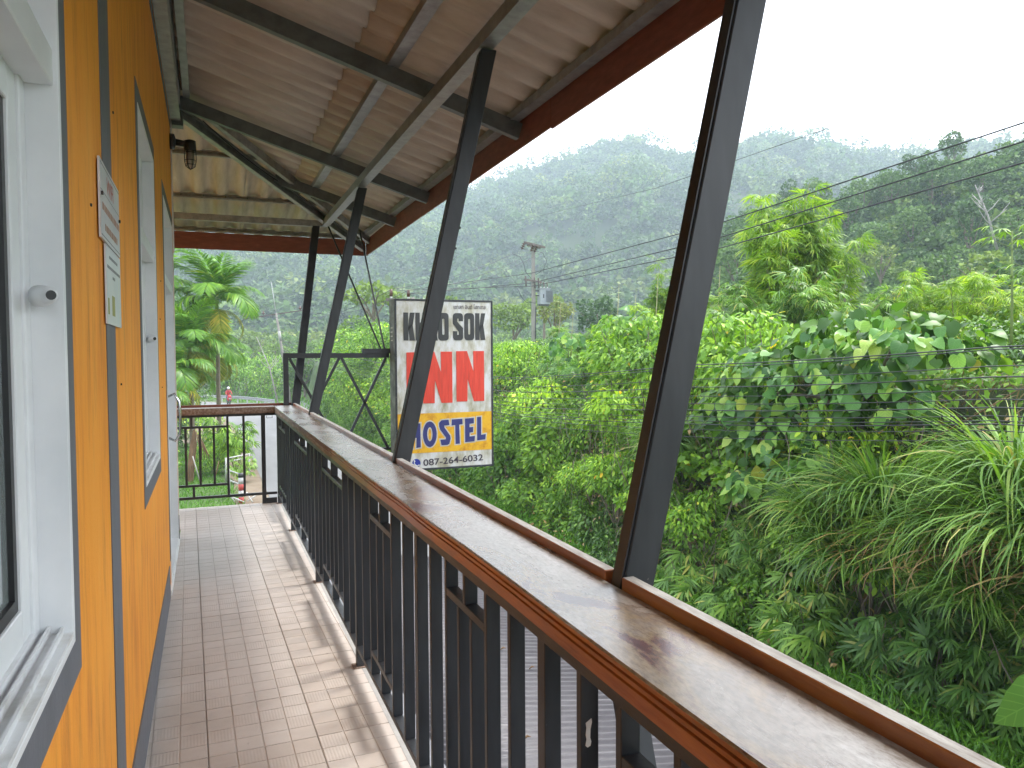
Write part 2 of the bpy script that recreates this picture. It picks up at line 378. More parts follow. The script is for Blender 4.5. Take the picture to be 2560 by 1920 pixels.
def glass(name, tint, rough=.02):
    m, nt, out = new_mat(name)
    b = N(nt, 'ShaderNodeBsdfPrincipled', i_Roughness=rough); L(nt, b.outputs[0], out.inputs[0])
    b.inputs['Base Color'].default_value = c4(tint); b.inputs['Specular IOR Level'].default_value = .8
    b.inputs['Coat Weight'].default_value = .4
    return m
glass('tinted_glass', (.22, .25, .25), .12)
glass('lamp_glass', (.42, .36, .29), .15)
# ================================================================== BUILDING
WX = -0.25                                       # wall face
WEND = 6.87
bld = empty('guesthouse', 'orange painted guesthouse wall with white framed windows along the balcony', 'building', (WX, 0, 0))
bld.location = (0, 0, 0)
WINS = [(-0.9, 1.65, .96, 2.54), (3.49, 4.47, .965, 2.54)]
DOOR = (5.40, 6.68, 0.04, 2.54)
def wall_mesh():
    bm = bmesh.new()
    ys = [-2.6, WINS[0][0], WINS[0][1], WINS[1][0], WINS[1][1], DOOR[0], DOOR[1], WEND]
    zt = 3.72
    for i in range(7):
        y0, y1 = ys[i], ys[i+1]
        if i in (0, 2, 4, 6): box(bm, -.45, WX, y0, y1, -3.4, zt)
        else:
            w = WINS[0] if i == 1 else WINS[1] if i == 3 else DOOR
            box(bm, -.45, WX, y0, y1, -3.4, w[2]); box(bm, -.45, WX, y0, y1, w[3], zt)
    bmesh.ops.remove_doubles(bm, verts=bm.verts, dist=1e-4)
    return bm_done('wall', bm, 'orange_paint', bld)
wall_mesh()
B('end_wall', 'orange_paint', bld, (-6, -.452, WEND-.2, WEND, -3.4, 3.72))
B('rear_wall', 'orange_paint', bld, (-6, -5.8, -2.6, WEND-.2, -3.4, 3.72))
B('side_wall', 'orange_paint', bld, (-5.8, -.45, -2.6, -2.4, -3.4, 3.72))
# painted grey bands, 3 mm proud
def band(y0, y1, z0, z1, t=.003): B('painted_band', 'grey_paint', bld, (WX+.0005, WX+t, y0, y1, z0, z1))
for (y0, y1, z0, z1) in WINS:
    b_ = .078
    band(y1, y1+b_, z0-b_, z1+b_); band(y0-b_, y0, z0-b_, z1+b_)
    band(y0, y1, z0-b_, z0, .0031); band(y0, y1, z1, z1+b_, .0031)
band(DOOR[0]-.08, DOOR[0], .2, DOOR[3]+.08); band(DOOR[1], DOOR[1]+.08, .2, DOOR[3]+.08); band(DOOR[0], DOOR[1], DOOR[3], DOOR[3]+.08, .0031)
band(2.285, 2.49, .20, 3.5)
B('skirting_band', 'grey_paint', bld, (WX+.0005, WX+.006, -2.6, 5.20, .0, .20), (WX+.0005, WX+.006, 6.75, 6.87, .0, .20))
# white corner trim at the far end of the wall
B('corner_trim', 'white_pvc', bld, (WX-.02, WX+.012, 6.871, 6.90, 2.36, 3.45), (WX-.02, WX+.004, 6.871, 6.893, 0, 2.36))
# wall plate channel under the roof
bm = bmesh.new(); channel(bm, (-.205, -2.6, 3.48), (-.205, 6.86, 3.48), .075, .13, 1); bm_done('wall_plate', bm, 'galvanised', bld)
B('wall_plate_filler', 'galvanised_dull', bld, (-.2495, -.165, -2.6, 6.84, 3.548, 3.70))
B('wall_plate_angle', 'galvanised_dull', bld, (-.2495, -.245, -2.6, 6.84, 3.36, 3.41))

def window(name, y0, y1, z0, z1, tz=2.02, sash_in=.05, door=False):
    # the window frame is the part; everything in it is a sub-part
    fr = []
    d = .05
    X0, X1 = WX-.12, WX-d
    bm = bmesh.new()
    # reveal lining 4 mm thick, flush with the wall face 4 mm proud
    t = .016
    box(bm, X0, WX+.005, y1-t, y1, z0, z1); box(bm, X0, WX+.005, y0, y0+t, z0, z1)
    box(bm, X0, WX+.005, y0+t, y1-t, z1-t, z1); box(bm, X0, WX+.005, y0+t, y1-t, z0, z0+t)
    # inner frame
    w = .045
    box(bm, X0, X1, y1-t-w, y1-t, z0+t, z1-t); box(bm, X0, X1, y0+t, y0+t+w, z0+t, z1-t)
    box(bm, X0, X1, y0+t+w, y1-t-w, z1-t-w, z1-t)
    p = bm_done(name, bm, 'white_pvc', bld, bevel=.002)
    def sub(n, mat, *r, **k): return B(n, mat, p, *r, **k)
    sub('transom', 'white_pvc', (X1-.01, WX-.004, y0+t, y1-t, tz-.02, tz+.045), (X1-.012, WX-.018, y0+t, y1-t, tz+.045, tz+.07), bevel=.002)
    ya, yb, za = y0+t+w, y1-t-w, z0+t
    mid = (ya+yb)/2
    # sill track with two raised runners
    if not door:
        sub('sill', 'white_stained', (X0, X1, ya, yb, za, za+.028), (X1, WX+.004, y0+t, y1-t, za, za+.008),
            (X1+.012, X1+.017, y0+t, y1-t, za+.008, za+.024), (X1+.034, X1+.039, y0+t, y1-t, za+.008, za+.020))
    s0 = za+.028 if not door else za
    sw = .062
    for k, (a, b, xo) in enumerate(((mid-.03, yb, -.006), (ya, mid+.03, -.045))):
        x1 = X1+xo; x0 = x1-.03
        sub('sash', 'white_pvc', (x0, x1, b-sw, b, s0, tz-.02), (x0, x1, a, a+sw, s0, tz-.02),
            (x0, x1, a+sw, b-sw, s0, s0+sw), (x0, x1, a+sw, b-sw, tz-.02-sw, tz-.02), bevel=.002)
        g = .022
        sub('gasket', 'black_gasket', (x0+.004, x1-.006, b-sw-g, b-sw-.0005, s0+sw, tz-.02-sw), (x0+.004, x1-.006, a+sw+.0005, a+sw+g, s0+sw, tz-.02-sw),
            (x0+.004, x1-.006, a+sw+g, b-sw-g, s0+sw+.0005, s0+sw+g), (x0+.004, x1-.006, a+sw+g, b-sw-g, tz-.02-sw-g, tz-.0205-sw))
        sub('pane', 'tinted_glass', (x0+.010, x0+.015, a+sw+g-.004, b-sw-g+.004, s0+sw+g-.004, tz-.02-sw-g+.004))
    sub('top_pane', 'tinted_glass', (X1-.03, X1-.025, ya, yb, tz+.07, z1-t-w))
    sub('mullion', 'white_pvc', (X1-.035, X1-.005, mid-.02, mid+.02, tz+.07, z1-t-w))
    return p
w1 = window('window', *WINS[0]); w2 = window('window', *WINS[1])
def latch(par, y, z):
    bm = bmesh.new()
    tube(bm, [(WX-.030, y+.012, z), (WX-.018, y-.004, z), (WX-.006, y-.022, z)], [.020, .018, .013], 16)
    o = bm_done('latch_cap', bm, 'white_pvc', par, smooth=True)
    bm = bmesh.new(); tube(bm, [(WX-.008, y-.019, z), (WX-.0045, y-.0245, z)], .0085, 14); bm_done('latch_hole', bm, 'black_gasket', par)
latch(w1, 1.585, 1.612); latch(w2, 4.42, 1.60)
dr = window('door_frame', *DOOR, door=True)
dr['label'] = 'white framed glass door at the far end of the wall'
T('door_handle', 'chrome', dr, [(WX-.035, 6.02, .93), (WX+.02, 6.02, .90), (WX+.052, 6.02, .95), (WX+.056, 6.02, 1.07), (WX+.052, 6.02, 1.18), (WX+.02, 6.02, 1.24), (WX-.035, 6.02, 1.215)], .0095, 8)
B('door_sill', 'white_stained', dr, (WX-.08, WX+.012, 5.22, 6.70, .002, .04), bevel=.004)

# screws / old nail holes in the wall
for y, z in ((2.58, 2.23), (2.05, 1.86), (2.62, 1.42), (4.8, 1.72), (4.95, 1.95), (4.85, 1.33)):
    B('nail', 'screw', bld, (WX+.0005, WX+.004, y-.0045, y+.0045, z-.003, z+.003))

# ---------------------------------------------------------------- notices on the wall
def text_mesh(body, size, mat, parent, name='lettering', depth=0.0, align='LEFT', offset=0, sx=1):
    cu = bpy.data.curves.new('txt', 'FONT'); cu.body = body; cu.size = size; cu.align_x = align; cu.extrude = depth; cu.offset = offset
    o = bpy.data.objects.new('txt', cu); COL.objects.link(o)
    dg = bpy.context.evaluated_depsgraph_get()
    me = bpy.data.meshes.new_from_object(o.evaluated_get(dg)); bpy.data.objects.remove(o)
    for v in me.vertices: v.co.x *= sx
    me.materials.clear()
    return link(name, me, mat, parent)
RWALL = Matrix(((0, 0, 1, 0), (1, 0, 0, 0), (0, 1, 0, 0), (0, 0, 0, 1)))       # text x -> +Y, text y -> +Z, facing +X
n1 = empty('notice', 'upper white WIFI notice in a clear sleeve screwed to the orange wall', 'notice', (WX, 2.383, 1.904))
def onwall(o, x, y, z, base): o.matrix_local = Matrix.Translation((x, y-base[1], z-base[2])) @ RWALL; return o
def plate(name, mat, par, y0, y1, z0, z1, x0, x1, c): B(name, mat, par, (x0, x1, y0-c[1], y1-c[1], z0-c[2], z1-c[2]))
c1 = (0, 2.383, 1.904)
plate('sleeve', 'paper_white', n1, 2.163, 2.605, 1.803, 2.003, .004, .009, c1)
for r in ((2.172, 2.597, 1.992, 1.9945), (2.172, 2.597, 1.811, 1.8135), (2.172, 2.597, 1.925, 1.9265)):
    plate('printed_line', 'grey_ink', n1, *r, .0091, .0096, c1)
onwall(text_mesh('WIFI', .062, 'red_ink', n1, sx=1.25), .0095, 2.30, 1.937, c1)
for k, (a, b, zz) in enumerate(((2.20, 2.575, 1.888), (2.25, 2.52, 1.84))):
    y = a
    r_ = random.Random(k)
    while y < b:
        w = r_.uniform(.012, .034); plate('printed_stroke', 'brown_ink', n1, y, y+w, zz-.009, zz+.009, .0091, .0096, c1); y += w+r_.uniform(.006, .014)
for y, z in ((2.18, 1.915), (2.59, 1.91)): plate('screw', 'screw', n1, y-.006, y+.006, z-.004, z+.004, .009, .014, c1)
n2 = empty('notice', 'lower white paper notice with small pictures on the orange wall', 'notice', (WX, 2.43, 1.695))
c2 = (0, 2.43, 1.695)
plate('sheet', 'paper_white', n2, 2.255, 2.607, 1.591, 1.799, .004, .008, c2)
for k, (a, b, zz) in enumerate(((2.33, 2.52, 1.772), (2.28, 2.58, 1.744), (2.40, 2.46, 1.722))):
    y = a; r_ = random.Random(k+9)
    while y < b:
        w = r_.uniform(.006, .02); plate('printed_stroke', 'grey_ink', n2, y, y+w, zz-.004, zz+.004, .0081, .0085, c2); y += w+.005
plate('picture', 'olive_ink', n2, 2.375, 2.44, 1.617, 1.672, .0081, .0085, c2)
plate('picture', 'olive_ink', n2, 2.28, 2.31, 1.617, 1.66, .0081, .0085, c2)

# ---------------------------------------------------------------- bulkhead lamp
lmp = empty('wall_lamp', 'black caged bulkhead lamp fixed to the end of the orange wall', 'lamp', (WX, 6.72, 3.2))
def LT(n, mat, pts, r, seg=14): return T(n, mat, lmp, pts, r, seg)
LT('wall_base', 'black_steel', [(.002, 0, .02), (.035, 0, .02), (.045, 0, .02)], [.062, .060, .03])
LT('arm', 'black_steel', [(.03, 0, .02), (.10, 0, .01), (.15, 0, .0)], [.028, .024, .026])
LT('head', 'black_steel', [(.15, 0, .045), (.15, 0, .035), (.15, 0, -.03), (.15, 0, -.045)], [.02, .045, .048, .044])
LT('glass_jar', 'lamp_glass', [(.15, 0, -.04), (.15, 0, -.13), (.15, 0, -.165), (.15, 0, -.182)], [.033, .033, .026, .008])
bm = bmesh.new()
for k in range(6):
    a = k*math.pi/3; c, s = math.cos(a), math.sin(a)
    tube(bm, [(.15+c*.042, s*.042, -.035), (.15+c*.044, s*.044, -.12), (.15+c*.034, s*.034, -.168), (.15, 0, -.192)], .0032, 5)
for zz, rr in ((-.06, .0435), (-.12, .0445), (-.155, .039)):
    tube(bm, [(.15+math.cos(t*math.pi/8)*rr, math.sin(t*math.pi/8)*rr, zz) for t in range(17)], .0032, 5)
bm_done('cage', bm, 'black_steel', lmp, smooth=True)

# ================================================================== FLOOR
floor = B('balcony_floor', 'grout', None, (-1.7, -.452, 6.872, 8.238, -.16, -.012), (-.2495, .70, -2.6, 8.24, -.16, -.012))
tag(floor, kind='structure')
E_ = B('floor_edge_beam', 'slab_edge_steel', floor, (.702, .79, -2.6, 8.35, -.17, -.02), (-1.7, .70, 8.242, 8.34, -.17, -.02))
TW, TH = .402, .420
def tile_bm():
    bm = bmesh.new()
    box(bm, .0012, TW-.0012, .0014, TH-.0014, -.011, -.0026)
    g = .0017
    for i in range(4):
        for j in range(4):
            x0, x1 = TW/4*i+.0026, TW/4*(i+1)-.0026; y0, y1 = TH/4*j+.0010, TH/4*(j+1)-.0010; c = .0011
            if j == 0: y0 += .0022
            if j == 3: y1 -= .0022
            a = [bm.verts.new(p) for p in ((x0, y0, -.0026), (x1, y0, -.0026), (x1, y1, -.0026), (x0, y1, -.0026))]
            b = [bm.verts.new(p) for p in ((x0+c, y0+c, 0), (x1-c, y0+c, 0), (x1-c, y1-c, 0), (x0+c, y1-c, 0))]
            bm.faces.new(b)
            for k in range(4): bm.faces.new((a[k], a[(k+1) % 4], b[(k+1) % 4], b[k]))
    return bm
tb = tile_bm(); tile_me = bpy.data.meshes.new('tile'); tb.to_mesh(tile_me); tb.free(); tile_me.materials.append(MATS['floor_tile'])
RT = Matrix.Rotation(rad(1.25), 4, 'Z')
def add_tile(ix, iy):
    lx, ly = .039+TW*ix, 5.565+TH*iy
    M = RT @ Matrix.Translation((lx, ly, 0))
    cs = [M @ Vector(p) for p in ((0, 0, 0), (TW, 0, 0), (TW, TH, 0), (0, TH, 0))]
    planes = []
    ymin, ymax = min(c.y for c in cs), max(c.y for c in cs); xmin, xmax = min(c.x for c in cs), max(c.x for c in cs)
    if ymin > 8.24 or ymax < -2.3 or xmin > .70: return
    left = -.249 if ymin < 6.872 else -1.7
    if ymin < 6.872 < ymax and xmin < -.249: left = -.249 if ymin < 6.6 else left
    if xmax < left: return
    if xmin < left: planes.append(((left, 0, 0), (1, 0, 0)))
    if left < -1 and ymin < 6.872 and xmin < -.249: planes.append(((0, 6.874, 0), (0, 1, 0)))
    if xmax > .70: planes.append(((.70, 0, 0), (-1, 0, 0)))
    if ymax > 8.24: planes.append(((0, 8.24, 0), (0, -1, 0)))
    dz = random.uniform(-.0006, .0006)
    if not planes:
        o = link('tile', tile_me, None, floor); o.matrix_local = Matrix.Translation((0, 0, dz)) @ M; return
    bm = tile_bm(); inv = M.inverted()
    for p, n in planes:
        co = inv @ Vector(p); no = inv.to_3x3() @ Vector(n)
        bmesh.ops.bisect_plane(bm, geom=bm.verts[:]+bm.edges[:]+bm.faces[:], plane_co=co, plane_no=no, clear_inner=True)
    if len(bm.faces) == 0: bm.free(); return
    me = bpy.data.meshes.new('tile'); bm.to_mesh(me); bm.free(); me.materials.append(MATS['floor_tile'])
    o = link('tile', me, None, floor); o.matrix_local = Matrix.Translation((0, 0, dz)) @ M
for iy in range(-19, 7):
    for ix in range(-4, 3): add_tile(ix, iy)
# light cement strip along the rail
B('cement_strip', 'concrete', floor, (.66, .7005, -2.4, 8.1, -.012, .0006))

# ================================================================== SIDE RAILING
RX = .640
srl = empty('railing', 'long black steel railing with varnished wooden top on the road side', 'railing')
DX = .038
def vbar(y, z0, z1, w=.019, name='baluster', chip=True):
    B(name, 'chipped_steel' if chip else 'black_steel', srl, (RX, RX+DX, y-w, y, z0, z1), bevel=.0015)
def hbar(y0, y1, z0, z1, name): B(name, 'black_steel', srl, (RX+.0006, RX+DX-.0006, y0, y1, z0, z1), bevel=.0015)
B('top_bar', 'black_steel', srl, (.625, RX+DX, -2.4, 8.17, .9135, .9400), bevel=.0015); hbar(-2.4, 8.17, .085, .107, 'bottom_bar')
Z0, Z1 = .107, .914
FR = [(-1.98, -1.62, 2), (-.92, -.56, 2), (.77, 1.141, 2), (1.80, 2.17, 2), (2.88, 3.32, 2), (4.03, 4.83, 4), (5.56, 6.46, 4), (7.21, 7.95, 4)]
for (a, b, n) in FR:
    vbar(a+.019, Z0, Z1, name='frame_upright'); vbar(b, Z0, Z1, name='frame_upright')
    hbar(a+.019, b-.019, .795, .818, 'upper_rail'); hbar(a+.019, b-.019, .195, .217, 'lower_rail')
    m = (a+b)/2+.0095; vbar(m, .818, Z1, name='stub'); vbar(m, Z0, .195, name='stub')
    for k in range(n):
        y = a+.019+(b-a-.038)*(k+1)/(n+1)+.009; vbar(y, .217, .795)
    # rounded inner corners are weld fillets
FULL = [(-1.45, .019), (-1.27, .038), (-1.1, .019), (-.38, .019), (-.02, .038), (.2, .019), (.42, .038), (.6, .019), (1.292, .019), (1.478, .038), (1.655, .019), (2.34, .019), (2.53, .038), (2.705, .019),
        (3.50, .019), (3.70, .038), (3.86, .019), (5.0, .019), (5.2, .038), (5.39, .019), (6.60, .019), (6.84, .038), (7.05, .019), (8.07, .019), (8.17, .038)]
for y, w in FULL:
    vbar(y, .0 if w > .03 else Z0, Z1, w, 'post' if w > .03 else 'baluster')
    if w > .03:
        B('foot_plate', 'worn_wood', srl, (RX-.018, RX+DX+.018, y-w-.014, y+.014, .0012, .0052))
PATCH = [(0.5715, 0.889), (0.582, 0.8954), (0.5828, 0.8891), (0.58, 0.8778), (0.5795, 0.8632), (0.5816, 0.8569), (0.58, 0.8498), (0.5746, 0.8476), (0.571, 0.8508), (0.573, 0.8615), (0.5714, 0.8691), (0.5728, 0.8807)]
# outer brace seen through the near gap
BM('brace', 'chipped_steel', srl, (.725, 1.28, .96), (.725, .93, -.02), .045, .045, up=(1, 0, 0))
# flaked patch of old white paint
bm = bmesh.new(); prism(bm, [(.655+(x-.576)*1.137, 1.5+(z-1.5)*1.137) for x, z in PATCH][::-1], 1.2712, 1.2728); bm_done('bare_patch', bm, 'white_stained', srl)

# wooden cap with moulded inner edge
def cap_profile():
    return [(.655, .9405), (.622, .9405), (.6185, .943), (.6185, .968), (.6225, .970), (.6225, .9725), (.6175, .975), (.6175, .982), (.6215, .984), (.6215, .9865),
            (.6165, .989), (.6165, .996), (.620, 1.0), (.81, 1.0), (.81, .94)]
def extrude_profile(bm, prof, y0, y1, wob=0):
    n = len(prof); seg = max(1, int((y1-y0)/.12)); rings = []
    for s in range(seg+1):
        y = y0+(y1-y0)*s/seg
        rings.append([bm.verts.new((x + (noise.noise((x*9, y*2.3, 0))*wob if x < .63 else 0), y, z + (noise.noise((x*9, y*2.1, 5))*wob*.7 if x < .63 else 0))) for x, z in prof])
    for a, b in zip(rings[:-1], rings[1:]):
        for k in range(n): bm.faces.new((a[k], b[k], b[(k+1) % n], a[(k+1) % n]))
    bm.faces.new(rings[0]); bm.faces.new(rings[-1][::-1])
bm = bmesh.new(); extrude_profile(bm, cap_profile(), -2.4, 8.105, .0035)
cap = bm_done('wooden_cap', bm, 'varnished_wood', srl)
cap.data.materials.append(MATS['weathered_varnish']); cap.data.materials.append(MATS['worn_wood'])
for p in cap.data.polygons:
    if p.normal.z > .6 and p.center.z > .985: p.material_index = 1
    elif p.center.y > 4.3 and p.center.x < .64 : p.material_index = 2
B('corner_cap', 'weathered_varnish', srl, (.619, .81, 8.106, 8.30, .94, .9995))
PY = [1.43, 3.54, 6.80]
cuts = [-2.4] + [q for y in PY for q in (y-.012, y+.062)] + [8.30]
for i in range(0, len(cuts), 2):
    a, b = cuts[i], cuts[i+1]
    top = 1.026 if i == 0 else 1.022
    bm = bmesh.new(); box(bm, .811, .84, a, b, .93, top); o = bm_done('ledge_board', bm, 'varnished_wood', srl, bevel=.002)
    o.data.materials.append(MATS['ledge_top'])
    for p in o.data.polygons:
        if p.normal.z > .9: p.material_index = 1

# ================================================================== END RAILING
erl = empty('railing', 'short black steel railing with wooden top closing the far end of the balcony', 'railing')
YE = 8.205
def ev(x, z0, z1, w=.022, name='baluster'): B(name, 'black_steel', erl, (x-w/2, x+w/2, YE, YE+.03, z0, z1), bevel=.0015)
def eh(x0, x1, z0, z1, name): B(name, 'black_steel', erl, (x0, x1, YE+.0006, YE+.0294, z0, z1), bevel=.0015)
eh(-1.6, .639, .905, .94, 'top_bar'); eh(-1.6, .639, .088, .114, 'bottom_bar')
for fx in (-.155, -1.15):
    a, b = fx-.325, fx+.325
    ev(b, .114, .905, name='frame_upright'); ev(a, .114, .905, name='frame_upright')
    eh(a+.011, b-.011, .795, .818, 'upper_rail'); eh(a+.011, b-.011, .212, .235, 'lower_rail')
    ev(fx-.01, .818, .905, name='stub'); ev(fx, .114, .212, name='stub')
    for k in range(4): ev(a+.65*(k+1)/5+.0, .235, .795)
ev(.323, .114, .905); ev(-.66, .114, .905); ev(.512, .0, .905, .04, 'post'); eh(.533, .638, .0, .055, 'bottom_block')
B('bracket', 'black_steel', erl, (.545, .548, YE-.01, YE+.02, .88, .905), (.60, .603, YE-.01, YE+.02, .88, .905), (.545, .603, YE-.01, YE+.02, .877, .88))
o = B('wooden_cap', 'worn_wood', erl, (-1.7, .6185, 8.105, 8.30, .945, .999), (-1.7, .6185, 8.112, 8.30, .935, .9445))
o.data.materials.append(MATS['ledge_top'])
for p in o.data.polygons:
    if p.normal.z > .9: p.material_index = 1
B('ledge_board', 'fascia_board', erl, (-1.7, .81, 8.302, 8.33, .93, 1.022))

# ================================================================== LEANING POSTS
LEAN = .2275
def post(y, label, x0=.806, dy=0, ztop=2.985):
    t = empty('veranda_post', label, 'post', (x0, y, 1.0), group='leaning steel posts along the railing')
    def P(z, ox=0, oy=0): return Vector(((z-1)*LEAN + ox, dy*(z-1)/2 + oy, z-1.0))
    bm = bmesh.new()
    w, d = .078, .05
    for z in (.9, ztop):
        pass
    vs = []
    for z in (.90, ztop):
        for a, b in ((0, 0), (w, 0), (w, d), (0, d)): vs.append(bm.verts.new(P(z, a, b)))
    for f in ((3, 2, 1, 0), (4, 5, 6, 7), (0, 1, 5, 4), (1, 2, 6, 5), (2, 3, 7, 6), (3, 0, 4, 7)): bm.faces.new([vs[i] for i in f])
    bm_done('shaft', bm, 'post_steel', t, bevel=.003)
    # second flat welded on the inner face
    bm = bmesh.new(); vs = []
    for z in (.92, ztop-.02):
        for a, b in ((-.005, .006), (-.0005, .006), (-.0005, d-.006), (-.005, d-.006)): vs.append(bm.verts.new(P(z, a, b)))
    for f in ((3, 2, 1, 0), (4, 5, 6, 7), (0, 1, 5, 4), (1, 2, 6, 5), (2, 3, 7, 6), (3, 0, 4, 7)): bm.faces.new([vs[i] for i in f])
    bm_done('inner_flat', bm, 'black_steel', t)
    # small bolts left on the road side edge
    for z in (2.02, 2.12):
        if y == 3.54: T('bolt', 'black_steel', t, [P(z, w, .02), P(z, w+.010, .02)], .006, 8)
    return t
post(1.43, 'nearest leaning black steel post, its foot between two ledge boards beside the camera', x0=.822)
post(3.54, 'leaning black steel post crossing in front of the hostel sign')
post(6.80, 'leaning black steel post between the hostel sign and the corner of the railing')
post(8.20, 'farthest leaning black steel post, standing on the corner of the railing', x0=.80, dy=.75, ztop=2.985)
for o in list(COL.objects):
    if o.name.startswith('veranda_post.003'):
        for ch in o.children:
            for v in ch.data.vertices: v.co.x = v.co.x - (v.co.z)*(LEAN-.168)

# ================================================================== VERANDA ROOF
roof = empty('veranda_roof', 'lean-to veranda roof of corrugated fibre cement on galvanised steel rafters', 'roof')
def zr(X): return 2.888 + .303*(1.87-X)              # underside of rafters, side slope
def zb(Y): return 3.53 - .215*(Y-6.85)               # same, end slope
HP0, HP1 = Vector((-.2, 6.85, 0)), Vector((1.9, 9.83, 0))
def hipY(X): return 6.85 + (X+.2)*2.98/2.1
# rafters on the side slope
for Y in (-1.2, .35, 2.45, 4.60, 6.80, 8.12):
    x0 = -.19 if Y < 7 else .66
    bm = bmesh.new(); channel(bm, (x0, Y, zr(x0)+.05), (1.885, Y, zr(1.885)+.05), .05, .10, -1 if Y != 8.12 else -1)
    bm_done('rafter', bm, 'galvanised_dull', roof)
# main beam on the posts
bm = bmesh.new(); channel(bm, (1.285, -2.5, 3.028), (1.285, 9.06, 3.028), .075, .07, 1); bm_done('post_beam', bm, 'galvanised', roof)
bm = bmesh.new(); channel(bm, (-1.7, 9.055, 3.028), (1.245, 9.055, 3.028), .06, .07, -1); bm_done('end_beam', bm, 'galvanised', roof)
# purlins side slope (light galvanised), cut at the hip
for X, w in ((1.065, .075), (1.85, .07), (-.12, .05)):
    BM('purlin', 'galvanised', roof, (X, -2.5, zr(X)+.127), (X, min(hipY(X)-.05, 9.75), zr(X)+.127), w, .048)
# purlins end slope
for Y in (7.85, 8.83, 9.78):
    xh = -.2+(Y-6.85)*2.1/2.98-.03
    bm = bmesh.new(); channel(bm, (-1.7, Y, zb(Y)+.112), (xh, Y, zb(Y)+.112), .045, .055, 1); bm_done('purlin', bm, 'galvanised', roof)
# double hip rafter
hd = (HP1-HP0).normalized(); hn = Vector((hd.y, -hd.x, 0))
def hipz(t): return zr(-.2)*(1-t) + zr(1.9)*t
bm = bmesh.new(); channel(bm, (-.2, 6.87, hipz(0)+.0), (1.86, 9.78, hipz(1)+.0), .05, .10, 1); bm_done('hip_rafter', bm, 'galvanised', roof)
o0 = hn*.13
bm = bmesh.new(); channel(bm, (-.1+o0.x, 7.02+o0.y, hipz(.03)+.055), (1.80+o0.x, 9.70+o0.y, hipz(.98)+.055), .045, .08, -1); bm_done('hip_rafter', bm, 'galvanised', roof)
T('wire', 'cable_black', roof, sag((.0, 7.05, 3.5), (.95, 8.5, 3.24), .05, 10), .005, 5)
# valley infill plates where rafters meet the hip
B('gusset', 'galvanised_dull', roof, (-.235, -.15, 6.82, 6.93, 3.38, 3.62))
# corrugated sheets
PITCH, AMP = .22, .026
def corr(t):
    s = math.sin(2*math.pi*t/PITCH); return AMP*(math.tanh(1.9*s)/math.tanh(1.9))
def sheetA(y0, y1, x0, x1, dz):
    bm = bmesh.new(); ny = int(round((y1-y0)/(PITCH/12))); nx = 3
    g = [[bm.verts.new((x0+(x1-x0)*i/nx, y0+(y1-y0)*j/ny, zr(x0+(x1-x0)*i/nx)+.175+dz+corr(y0+(y1-y0)*j/ny))) for j in range(ny+1)] for i in range(nx+1)]
    for i in range(nx):
        for j in range(ny): bm.faces.new((g[i][j], g[i+1][j], g[i+1][j+1], g[i][j+1]))
    return bm
def clip(bm, p, n):
    bmesh.ops.bisect_plane(bm, geom=bm.verts[:]+bm.edges[:]+bm.faces[:], plane_co=p, plane_no=n, clear_inner=True)
def finish_sheet(bm, mat='fibre_cement'):
    if not bm.faces: bm.free(); return
    r = bmesh.ops.solidify(bm, geom=bm.faces[:], thickness=.006)
    for f in bm.faces: f.smooth = True
    me = bpy.data.meshes.new('corrugated_sheet'); bm.to_mesh(me); bm.free()
    o = link('corrugated_sheet', me, mat, roof)
    return o
k = 0
y = -2.64
while y < 9.9:
    for (x0, x1, dz) in ((-.9, .90, .010), (.865, 2.02, 0)):
        bm = sheetA(y-.012, y+1.10+.012, x0, x1, dz + (.0015 if k % 2 else 0))
        clip(bm, (HP0.x, HP0.y, 0), (hn.x, hn.y, 0))
        if y+1.1 > 6.8 and bm.faces: clip(bm, (-.2, 0, 0), (1, 0, 0)) if x0 < 0 else None
        if y > 6.6 and bm.faces: pass
        finish_sheet(bm)
    y += 1.10; k += 1
def zsb(Y): return zb(Y)+.155
x = -1.8
while x < 1.95:
    bm = bmesh.new(); nx = int(round(1.1/(PITCH/12))); 
    ys = (6.6, 7.6, 8.7, 9.95)
    g = [[bm.verts.new((x+1.1*j/nx, Y, zsb(Y)+corr(x+1.1*j/nx))) for j in range(nx+1)] for Y in ys]
    for i in range(3):
        for j in range(nx): bm.faces.new((g[i][j], g[i][j+1], g[i+1][j+1], g[i+1][j]))
    clip(bm, (HP0.x, HP0.y, 0), (-hn.x, -hn.y, 0))
    if bm.faces: clip(bm, (0, 6.88, 0), (0, 1, 0))
    if bm.faces: clip(bm, (2.05, 0, 0), (-1, 0, 0))
    finish_sheet(bm, 'fibre_cement_end'); x += 1.1
# ridge flashing above the hip so no sky shows through
BM('hip_flashing', 'fibre_cement', roof, (-.25, 6.78, hipz(0)+.225), (1.98, 9.95, hipz(1)+.215), .30, .006)
# fascia boards
def fas(y0, y1, zb0, zb1, h=.2):
    bm = bmesh.new()
    vs = [bm.verts.new(p) for p in ((1.902, y0, zb0), (1.916, y0, zb0), (1.916, y1, zb1), (1.902, y1, zb1), (1.902, y0, zb0+h), (1.916, y0, zb0+h), (1.916, y1, zb1+h), (1.902, y1, zb1+h))]
    for f in ((0, 3, 2, 1), (4, 5, 6, 7), (0, 1, 5, 4), (1, 2, 6, 5), (2, 3, 7, 6), (3, 0, 4, 7)): bm.faces.new([vs[i] for i in f])
    bm_done('fascia_board', bm, 'fascia_board', roof, bevel=.002)
fas(-2.6, 1.2, 2.835, 2.835); fas(1.202, 4.15, 2.836, 2.832); fas(4.152, 7.95, 2.845, 2.815); fas(7.952, 9.83, 2.81, 2.785)
B('fascia_board', 'fascia_board', roof, (-1.75, 1.90, 9.832, 9.846, 2.785, 2.985), bevel=.002)
